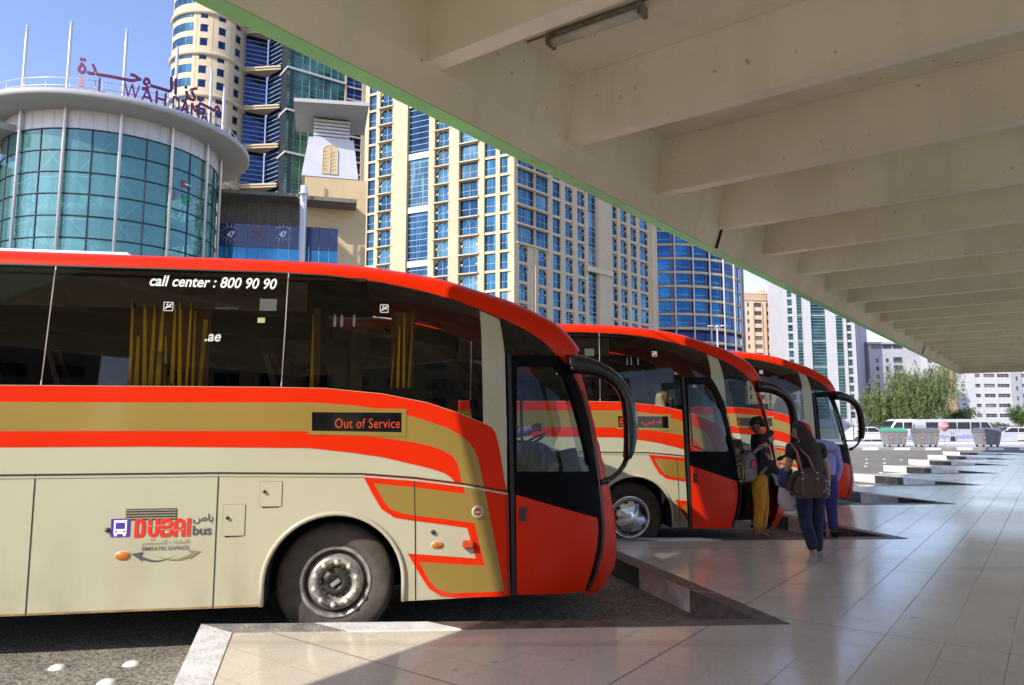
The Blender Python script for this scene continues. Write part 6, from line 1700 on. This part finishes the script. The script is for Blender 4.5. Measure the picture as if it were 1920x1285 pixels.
mb.hexa([P(w0, zt0, .05), P(w1, zt0, .05), P(w1, zt0, -5), P(w0, zt0, -5), P(u0, zt1, -ins), P(u1, zt1, -ins), P(u1, zt1, -5 + ins), P(u0, zt1, -5 + ins)])
mb.box((0, 0, 0), (0, 0, 0)) if False else None
wtw = mb.build('wind_tower', [m_alup], mall, merge=False)
mb = MB(); lv0, lv1 = fb_.tx(588, 235), fb_.tx(657, 235); zv1 = fb_.zy(620, 216)
for k in range(6):
    z = zt1 + (zv1 - zt1) * (k + .5) / 6; fb_.box(mb, lv0, lv1, z - .12, z + .1, -4.4, -.9, 0)
fb_.box(mb, lv0 + .2, lv1 - .2, zt1, zv1 + .6, -4.2, -1.2, 1); mb.build('louvre', [m_alup, m_dkframe], wtw, merge=False)
def lean(t, z, o=.02): k = (z - zt0) / (zt1 - zt0); return P(t, z, .05 - (ins + .05) * k + o)
mb = MB(); a0_, a1_ = fb_.tx(605, 300), fb_.tx(633, 300); az0, az1 = fb_.zy(620, 327), fb_.zy(620, 270); rr0 = (a1_ - a0_) / 2
pts = [(a0_, az0), (a1_, az0)] + [((a0_ + a1_) / 2 + rr0 * cos(R(q)), az1 - rr0 + rr0 * sin(R(q))) for q in range(0, 181, 15)]
mb.add([lean(t, z, .05) for t, z in pts], [list(range(len(pts)))], 0); mb.tube([lean(t, z, .05) for t, z in pts[1:] + [pts[0], pts[1]]], .05, 6, 1)
tm = (a0_ + a1_) / 2; mb.tube([lean(tm, az0, .07), lean(tm, az1 - .2, .07)], .03, 5, 1)
for k in range(6):
    z = az0 + .2 + k * (az1 - az0 - .7) / 6
    for sg2 in (-1, 1): mb.tube([lean(tm, z, .07), lean(tm + sg2 * rr0 * .5, z + .28, .07), lean(tm + sg2 * rr0 * .85, z + .2, .07)], .022, 5, 1)
mb.build('arch_panel', [m_tanw, m_beige2], wtw, merge=False)
near = at_y(620, 190, 56.3).z; sx0, sx1 = at_y(551, 190, 56.3), at_y(692, 192, 57.2)
mb = MB(); dv = fb_.d; nn = fb_.n; p0, p1 = Vector((sx0.x, sx0.y, near)), Vector((sx1.x, sx1.y, near))
mb.hexa([p0, p1, p1 - nn * 6.4, p0 - nn * 6.4, p0 + V(0, 0, .3), p1 + V(0, 0, .3), p1 - nn * 6.4 + V(0, 0, .3), p0 - nn * 6.4 + V(0, 0, .3)]); mb.build('tower_roof', [m_slab], wtw, merge=False)
# rooftop lettering
sgn = thing('rooftop_sign', 'purple AL WAHDA MALL letters standing on the rim of the disc roof', 'sign', (qc.x, qc.y - rd_ + .8, zrim + .4))
rs = rd_ - .55
zb0 = zat(246, 186, RD - rs)
mb = MB()
for ch, x, w, mi in (('A', 151, 20, 1), ('L', 190, 14, 0), ('W', 246, 30, 0), ('A', 275, 24, 0), ('H', 301, 20, 0), ('D', 330, 13, 0), ('A', 347, 17, 0), ('M', 366, 16, 0), ('A', 384, 13, 0), ('L', 398, 7, 0), ('L', 408, 6, 0)):
    a0, a1 = circ_ang(qc, rs, x - w / 2, 190), circ_ang(qc, rs, x + w / 2, 190)
    for rr in (rs, rs + .1): put_text(mb, ch, lambda p, q: circ_p(qc, rr, p, q), a0, a1, zb0, zb0 + 1.0, mi)
    am = (a0 + a1) / 2; mb.tube([circ_p(qc, rs - .05, am, zrim + .3), circ_p(qc, rs - .05, am, zb0 + .9)], .02, 5, 2)
a0, a1 = circ_ang(qc, rs, 145, 150), circ_ang(qc, rs, 411, 200)
K = '\u0640'
for rr in (rs, rs + .1): put_text(mb, '\uFE93\uFEAA' + K * 5 + '\uFEA3\uFEEE' + K * 3 + '\uFEDF\uFE8D \uFEB0\uFEDB\uFEAE' + K * 3 + '\uFEE3', lambda p, q: circ_p(qc, rr, p, q), a0, a1, zb0 + .78, zb0 + 2.25, 0, bold=.02)
mb.build('letters', [m_sign, m_signw, m_mastm], sgn, merge=False)

# ---- unseen blocks added behind the viewer to darken the coach window reflections
for (x0, y0, x1, y1, h, lab) in ((40, -62, -14, -58, 17.0, 'sand coloured block added unseen behind the viewer for the coach windows to mirror'), (-16, -56, -78, -44, 15.0, 'long brown block added unseen behind the viewer to the left for window reflections')):
    ob = thing('reflection_block', lab, 'building', (x0, y0, ROAD))
    f = Facade(ob, (x0, y0), (x1, y1)); f.backing(ROAD, h, 10)
    prev = 0; n = int(f.L / 4)
    for k in range(n):
        t0 = 1 + k * 4.0; f.pier(prev, t0, ROAD, h); f.column(t0, t0 + 2.2, [(1.2 + 3.2 * q, 2.9 + 3.2 * q) for q in range(int((h - 1) / 3.2))], ROAD, h, -.05); prev = t0 + 2.2
    f.pier(prev, f.L, ROAD, h); f.wall.build('wall', [m_brown if h < 16 else m_tanw], ob, merge=False); emit_windows([f], [m_dkwin, m_dkframe, m_dkframe, m_tanw, m_tanw], ob, 60)

# ------------------------------------------------------------------ trees and shrubs
def leaf_mat(name, c0, c1):
    m, nt, b = new_mat(name)
    geo = nt.nodes.new('ShaderNodeNewGeometry'); n = nt.nodes.new('ShaderNodeTexNoise'); n.inputs['Scale'].default_value = 1.3; n.inputs['Detail'].default_value = 4
    nt.links.new(geo.outputs['Position'], n.inputs['Vector'])
    r = nt.nodes.new('ShaderNodeValToRGB'); r.color_ramp.elements[0].position, r.color_ramp.elements[1].position = .32, .68
    r.color_ramp.elements[0].color = (*c0, 1); r.color_ramp.elements[1].color = (*c1, 1)
    nt.links.new(n.outputs['Fac'], r.inputs[0]); nt.links.new(r.outputs[0], b.inputs['Base Color'])
    b.inputs['Roughness'].default_value = .6
    out = nt.nodes['Material Output']; tl = nt.nodes.new('ShaderNodeBsdfTranslucent'); nt.links.new(r.outputs[0], tl.inputs[0])
    mx = nt.nodes.new('ShaderNodeMixShader'); mx.inputs[0].default_value = .35
    nt.links.new(b.outputs[0], mx.inputs[1]); nt.links.new(tl.outputs[0], mx.inputs[2]); nt.links.new(mx.outputs[0], out.inputs[0])
    return m
m_leaf = leaf_mat('willow_leaf', (0.075, 0.115, 0.03), (0.25, 0.31, 0.12))
m_leaf2 = leaf_mat('shrub_leaf', (0.05, 0.10, 0.02), (0.14, 0.22, 0.05))
m_bark = mat('bark_grey_brown', (0.12, 0.085, 0.06), .9, var=.4, vs=5, bump=.8, bs=12)
def tree(name, label, base, h, w, seed, leaf, droop=True, n_limb=9, dens=1.0, group=None):
    rr = random.Random(seed)
    t = thing(name, label, 'tree', base, 0, group)
    b = Vector(base)
    mb = MB(); top = b + V(rr.uniform(-.2, .2), 0, h * .45)
    mb.tube([b, b.lerp(top, .5) + V(.1, 0, 0), top], [h * .035, h * .026, h * .02], 10)
    tips = []
    for k in range(n_limb):
        a = 2 * pi * k / n_limb + rr.uniform(-.3, .3); rad = w * rr.uniform(.25, .47); zz = h * rr.uniform(.62, .96)
        s0 = b.lerp(top, rr.uniform(.65, 1.0)); e = b + V(rad * cos(a), rad * sin(a), zz); m = s0.lerp(e, .5) + V(0, 0, h * .08)
        mb.tube([s0, m, e], [h * .014, h * .009, h * .004], 6); tips += [m, e, s0.lerp(m, .7), m.lerp(e, .5)]
    mb.build('trunk', m_bark, t)
    mb = MB()
    for p in tips:
        for c in range(int(7 * dens)):
            q = p + V(rr.gauss(0, w * .09), rr.gauss(0, w * .09), rr.gauss(0, h * .05))
            L = h * rr.uniform(.15, .42) if droop else h * rr.uniform(.05, .14)
            dx, dy = rr.gauss(0, .22), rr.gauss(0, .22)
            nl = int((26 if droop else 22) * dens)
            for i in range(nl):
                f = i / nl
                if droop: c0 = q + V(dx * f * L, dy * f * L, -L * f) + V(rr.gauss(0, .07), rr.gauss(0, .07), rr.gauss(0, .05))
                else: c0 = q + V(rr.gauss(0, L * .6), rr.gauss(0, L * .6), rr.gauss(0, L * .5))
                if c0.z < b.z + h * .06: continue
                ll, lw = (rr.uniform(.18, .34), rr.uniform(.03, .06)) if droop else (rr.uniform(.09, .16), rr.uniform(.05, .09))
                d = V(rr.gauss(0, .5), rr.gauss(0, .5), -1 if droop else rr.gauss(0, .6)).normalized(); s = d.cross(V(rr.gauss(0, 1), rr.gauss(0, 1), rr.gauss(0, .3))).normalized()
                mb.add([c0, c0 + d * ll * .5 + s * lw, c0 + d * ll, c0 + d * ll * .5 - s * lw], [(0, 1, 2, 3)])
    mb.build('crown', leaf, t, merge=False)
    return t
def gp(x, Y): p = at_y(x, 790, Y); return (p.x, p.y, ROAD)
tree('willow_tree', 'tall drooping pale green tree in front of the lilac apartments, topping the others', gp(1733, 78), 9.0, 6.6, 11, m_leaf, True, 20, 1.5, 'drooping trees by the far street')
tree('willow_tree', 'lower drooping tree beside the mirror of the third coach', gp(1672, 80), 6.6, 6.6, 23, m_leaf, True, 18, 1.5, 'drooping trees by the far street')
tree('leafy_tree', 'small dense bushy tree at the foot of the brown stair tower', gp(1798, 80), 3.2, 3.0, 5, m_leaf2, False, 8, 1.0)
tree('leafy_tree', 'bright green tree at the far right edge in front of the white office', gp(1916, 84), 3.6, 3.0, 8, m_leaf2, False, 8, .9)
for i, x in enumerate((1868, 1880)):
    tree('shrub', ['low pale shrub left of the bright edge tree, before the stair shaft', 'low shrub touching its paler neighbour before the white office'][i], gp(x, 86), 1.6, 1.5, 30 + i, m_leaf2, False, 6, .7)

# ------------------------------------------------------------------ bins, sign, fence, lamp
m_bin = mat('bin_grey_plastic', (0.25, 0.245, 0.25), .55, var=.12, vs=4)
m_bind = mat('bin_lid_dark', (0.17, 0.17, 0.185), .5, var=.12)
m_bing = mat('bin_lid_green', (0.07, 0.40, 0.20), .5, var=.08)
m_refl = mat('bin_red_stripe', (0.62, 0.10, 0.10), .5, var=0)
def dumpster(label, x, Y, green):
    b = Vector(gp(x, Y)); b.z = -.07
    t = thing('dumpster', label, 'bin', b, 0, 'wheeled waste bins on the far kerb')
    mb = MB(); w0, w1, d0, d1, h = .58, .70, .42, .52, 1.02
    mb.hexa([b + V(-w0, -d0, .16), b + V(w0, -d0, .16), b + V(w0, d0, .16), b + V(-w0, d0, .16), b + V(-w1, -d1, h), b + V(w1, -d1, h), b + V(w1, d1, h), b + V(-w1, d1, h)])
    for k in range(1, 6):
        z = .16 + (h - .16) * k / 6; f = (z - .16) / (h - .16); mb.box(b + V(-(w0 + (w1 - w0) * f) - .01, -(d0 + (d1 - d0) * f) - .02, z - .018), b + V((w0 + (w1 - w0) * f) + .01, -(d0 + (d1 - d0) * f) + .05, z + .018))
    for sx in (-.42, 0, .42): mb.box(b + V(sx - .03, -d1 - .03, .25), b + V(sx + .03, -d0 + .02, h - .02))
    mb.box(b + V(-w1 - .04, -d1 - .04, h), b + V(w1 + .04, d1 + .04, h + .06)); mb.build('bin_body', m_bin, t)
    mb = MB(); pr = [(-d1 - .03, h + .063), (d1 + .03, h + .063), (d1 + .03, h + .17), (.2, h + .30), (-.25, h + .28), (-d1 - .03, h + .15)]
    mb.prism([b + V(-w1 - .02, y, z) for y, z in pr], V(2 * w1 + .04, 0, 0)); mb.build('lid', m_bing if green else m_bind, t, bevel=.02)
    for sx in (-1, 1):
        for sy in (-1, 1): mb = MB(); mb.lathe([(0, -.03), (.085, -.03), (.09, 0), (.085, .03), (0, .03)], b + V(sx * .48, sy * .34, .09), (1, 0, 0), 14); mb.tube([b + V(sx * .48, sy * .34, .09), b + V(sx * .48, sy * .34, .2)], .03, 6); mb.build('wheel', m_rub, t)
    mb = MB()
    for sx in (-1, 1):
        for k in range(3): z = .42 + .17 * k; mb.add([b + V(sx * .5 - .07, -d1 - .045, z), b + V(sx * .5 + .07, -d1 - .045, z + .06), b + V(sx * .5 + .07, -d1 - .045, z + .13), b + V(sx * .5 - .07, -d1 - .045, z + .07)], [(0, 1, 2, 3)], k % 2)
    mb.build('reflector', [m_refl, m_white], t)
dumpster('grey wheeled bin with a bright green lid', 1674, 50.6, True)
dumpster('all grey wheeled bin between the green lidded bin and the round sign', 1733, 50.4, False)
dumpster('all grey wheeled bin right of the round sign', 1848, 50.6, False)

b = Vector(gp(1769, 50.0)); b.z = -.07; zc = at_y(1769, 799, 50).z
sgn2 = thing('road_sign', 'round faded red road sign on a thin pole by the bins', 'road sign', b)
mb = MB(); mb.tube([b, V(b.x, b.y, zc + .3)], .03, 10); mb.build('pole', m_mastm, sgn2)
mb = MB(); c = V(b.x, b.y - .045, zc); mb.lathe([(0, -.008), (.34, -.008), (.34, .008), (0, .008)], c, (0, -1, 0), 32, 0); mb.box(c + V(-.23, -.013, -.05), c + V(.23, -.009, .05), 1); mb.build('sign_plate', [mat('faded_sign_red', (.62, .27, .27), .5, var=.1), mat('faded_sign_white', (.70, .55, .55), .5)], sgn2)

m_fen = mat('fence_dark_wire', (0.05, 0.05, 0.06), .5, var=.1)
fen = thing('fence', 'dark wire fence on the white kerb with a grey and violet parking banner', 'fence', (40, 57.85, .10))
Yf = 57.85
mb = MB()
xs0, xs1 = at_y(1600, 800, Yf).x, at_y(1990, 800, Yf).x
n = int((xs1 - xs0) / .16)
for k in range(n): x = xs0 + (xs1 - xs0) * k / n; mb.box((x - .008, Yf - .008, .10), (x + .008, Yf + .008, 1.35))
for z in (.2, .75, 1.33): mb.box((xs0, Yf - .012, z - .015), (xs1, Yf + .012, z + .015))
mb.build('wire_panel', m_fen, fen, merge=False)
k = 0; x = xs0
while x < xs1: mb = MB(); mb.box((x - .03, Yf - .03, .08), (x + .03, Yf + .03, 1.45)); mb.build('fence_post', m_fen, fen); x += 2.4
m_ban = mat('banner_grey', (0.40, 0.43, 0.50), .7, var=.1, vs=3); m_bant = mat('banner_violet', (0.17, 0.17, 0.36), .6, var=0)
for x0, x1, tx in ((1693, 1714, 'Pub'), (1752, 1781, 'Parking'), (1791, 1826, 'public'), (1872, 1908, '')):
    p0, p1 = at_y(x0, 815, Yf - .03), at_y(x1, 815, Yf - .03)
    mb = MB(); mb.box((p0.x, Yf - .045, .14), (p1.x, Yf - .035, .82))
    if tx: put_text(mb, tx, lambda a, z: V(a, Yf - .05, z), p0.x + .05, p1.x - .05, .22, .72, 1, bold=.02)
    mb.build('banner', [m_ban, m_bant], fen, merge=False)

lp_ = Vector(gp(1350, 62)); zl = at_y(1350, 612, 62).z
lamp = thing('street_lamp', 'tall grey street lamp with twin heads rising behind the middle coach', 'street lamp', lp_)
mb = MB(); mb.tube([lp_, V(lp_.x, lp_.y, zl * .6), V(lp_.x, lp_.y, zl)], [.12, .09, .07], 12); mb.build('pole', m_mastm, lamp)
for sx in (-1, 1):
    mb = MB(); mb.tube([V(lp_.x, lp_.y, zl - .25), V(lp_.x + sx * .25, lp_.y, zl - .02), V(lp_.x + sx * .42, lp_.y, zl)], .035, 8); mb.tube([V(lp_.x + sx * .3, lp_.y, zl + .02), V(lp_.x + sx * .55, lp_.y, zl + .04), V(lp_.x + sx * .85, lp_.y, zl)], [(.10, .06), (.14, .07), (.07, .03)], 10); mb.build('lamp_head', m_alup, lamp)
mb = MB(); mb.lathe([(.16, 0), (.16, .1), (0, .16)], V(lp_.x, lp_.y, zl - .05), (0, 0, 1), 14); mb.build('cap', m_alup, lamp)

# ------------------------------------------------------------------ parked vehicles behind the fence
def car_paint(name, c): return mat(name, c, .3, var=.03, coat=.6)
P_white, P_silver, P_red, P_dark = car_paint('vehicle_white', (.78, .78, .77)), car_paint('vehicle_silver', (.50, .51, .53)), car_paint('vehicle_red', (.45, .03, .03)), car_paint('vehicle_blue_grey', (.12, .15, .20))
m_carglass = mat('vehicle_glass', (.02, .025, .03), .08, var=.1)
def vehicle(label, x, Y, paint, kind='van', flip=False):
    p = Vector(gp(x, Y)); sx = -1 if flip else 1
    t = thing('parked_van' if kind == 'van' else 'parked_car', label, kind, p, 0, 'vehicles parked beyond the fence')
    if kind == 'van':
        L, W = 5.0, 1.8
        prof = [(-2.45, .35), (-2.5, 1.0), (-2.42, 1.95), (-2.2, 2.1), (1.2, 2.12), (1.55, 2.0), (2.1, 1.25), (2.45, 1.08), (2.5, .5), (2.4, .33)]
        wins = [[(-2.2, 1.28), (-1.15, 1.28), (-1.15, 1.85), (-2.2, 1.85)], [(-1.05, 1.28), (.0, 1.28), (.0, 1.85), (-1.05, 1.85)], [(.1, 1.28), (.85, 1.28), (.85, 1.85), (.1, 1.85)], [(.95, 1.28), (1.9, 1.28), (1.5, 1.85), (.95, 1.85)]]; axl = (-1.55, 1.55); wr = .34
    else:
        L, W = 4.3, 1.7
        prof = [(-2.1, .3), (-2.15, .75), (-2.05, .95), (-1.65, 1.02), (-1.1, 1.42), (.2, 1.45), (.95, 1.0), (1.85, .88), (2.12, .7), (2.15, .35)]
        wins = [[(-1.4, 1.02), (-.45, 1.02), (-.45, 1.36), (-1.02, 1.36)], [(-.38, 1.02), (.78, 1.02), (.2, 1.37), (-.38, 1.37)]]; axl = (-1.3, 1.32); wr = .31
    mb = MB(); mb.prism([p + V(sx * a, -W / 2, z) for a, z in prof], V(0, W, 0)); mb.build('vehicle_body', paint, t, bevel=.05)
    for w in wins:
        mb = MB(); mb.prism([p + V(sx * a, -W / 2 - .012, z) for a, z in w], V(0, W + .024, 0)); mb.build('window', m_carglass, t)
    mb = MB(); ws = [(1.6, 1.96), (2.08, 1.30)] if kind == 'van' else [(.28, 1.42), (.93, 1.03)]
    mb.add([p + V(sx * (ws[0][0] + .02), -W / 2 + .12, ws[0][1]), p + V(sx * (ws[0][0] + .02), W / 2 - .12, ws[0][1]), p + V(sx * (ws[1][0] + .03), W / 2 - .08, ws[1][1]), p + V(sx * (ws[1][0] + .03), -W / 2 + .08, ws[1][1])], [(0, 1, 2, 3)]); mb.build('windscreen', m_carglass, t)
    for a in axl:
        for sy in (-1, 1):
            mb = MB(); mb.lathe([(0, .1), (wr * .5, .1), (wr * .6, .08), (wr * .92, .09), (wr, .05), (wr, -.1), (0, -.1)], p + V(sx * a, sy * (W / 2 - .08), wr), (0, sy, 0), 20); mb.build('wheel', m_rub, t)
            mb = MB(); mb.lathe([(0, .106), (wr * .5, .106), (wr * .56, .09)], p + V(sx * a, sy * (W / 2 - .08), wr), (0, sy, 0), 16); mb.build('rim', m_rimd, t)
    for sy in (-1, 1):
        mb = MB(); mb.ball(p + V(sx * (prof[-2][0] - .03), sy * (W / 2 - .25), .78 if kind == 'van' else .66), (.06, .14, .09)); mb.build('headlight', m_alup, t)
vehicle('silver minibus in the middle of the parked row, right of the round sign', 1806, 63.5, P_silver, 'van')
vehicle('silver van directly behind the round sign', 1772, 64, P_silver, 'van')
vehicle('white van behind the gap between the two left bins', 1702, 66, P_white, 'van', True)
vehicle('small white car at the right of the grey bins', 1886, 62.5, P_white, 'car', True)
vehicle('blue grey car at the right edge behind the fence', 1915, 63, P_dark, 'car')
vehicle('red car beside the small white car', 1902, 68.5, P_red, 'car')
vehicle('white car behind the mirror of the third coach', 1626, 64, P_white, 'car')
vehicle('white van farther back, its roof showing above the left dark grey bin', 1755, 70, P_white, 'van')
vehicle('dark car behind the green lidded bin', 1660, 66, P_dark, 'car', True)
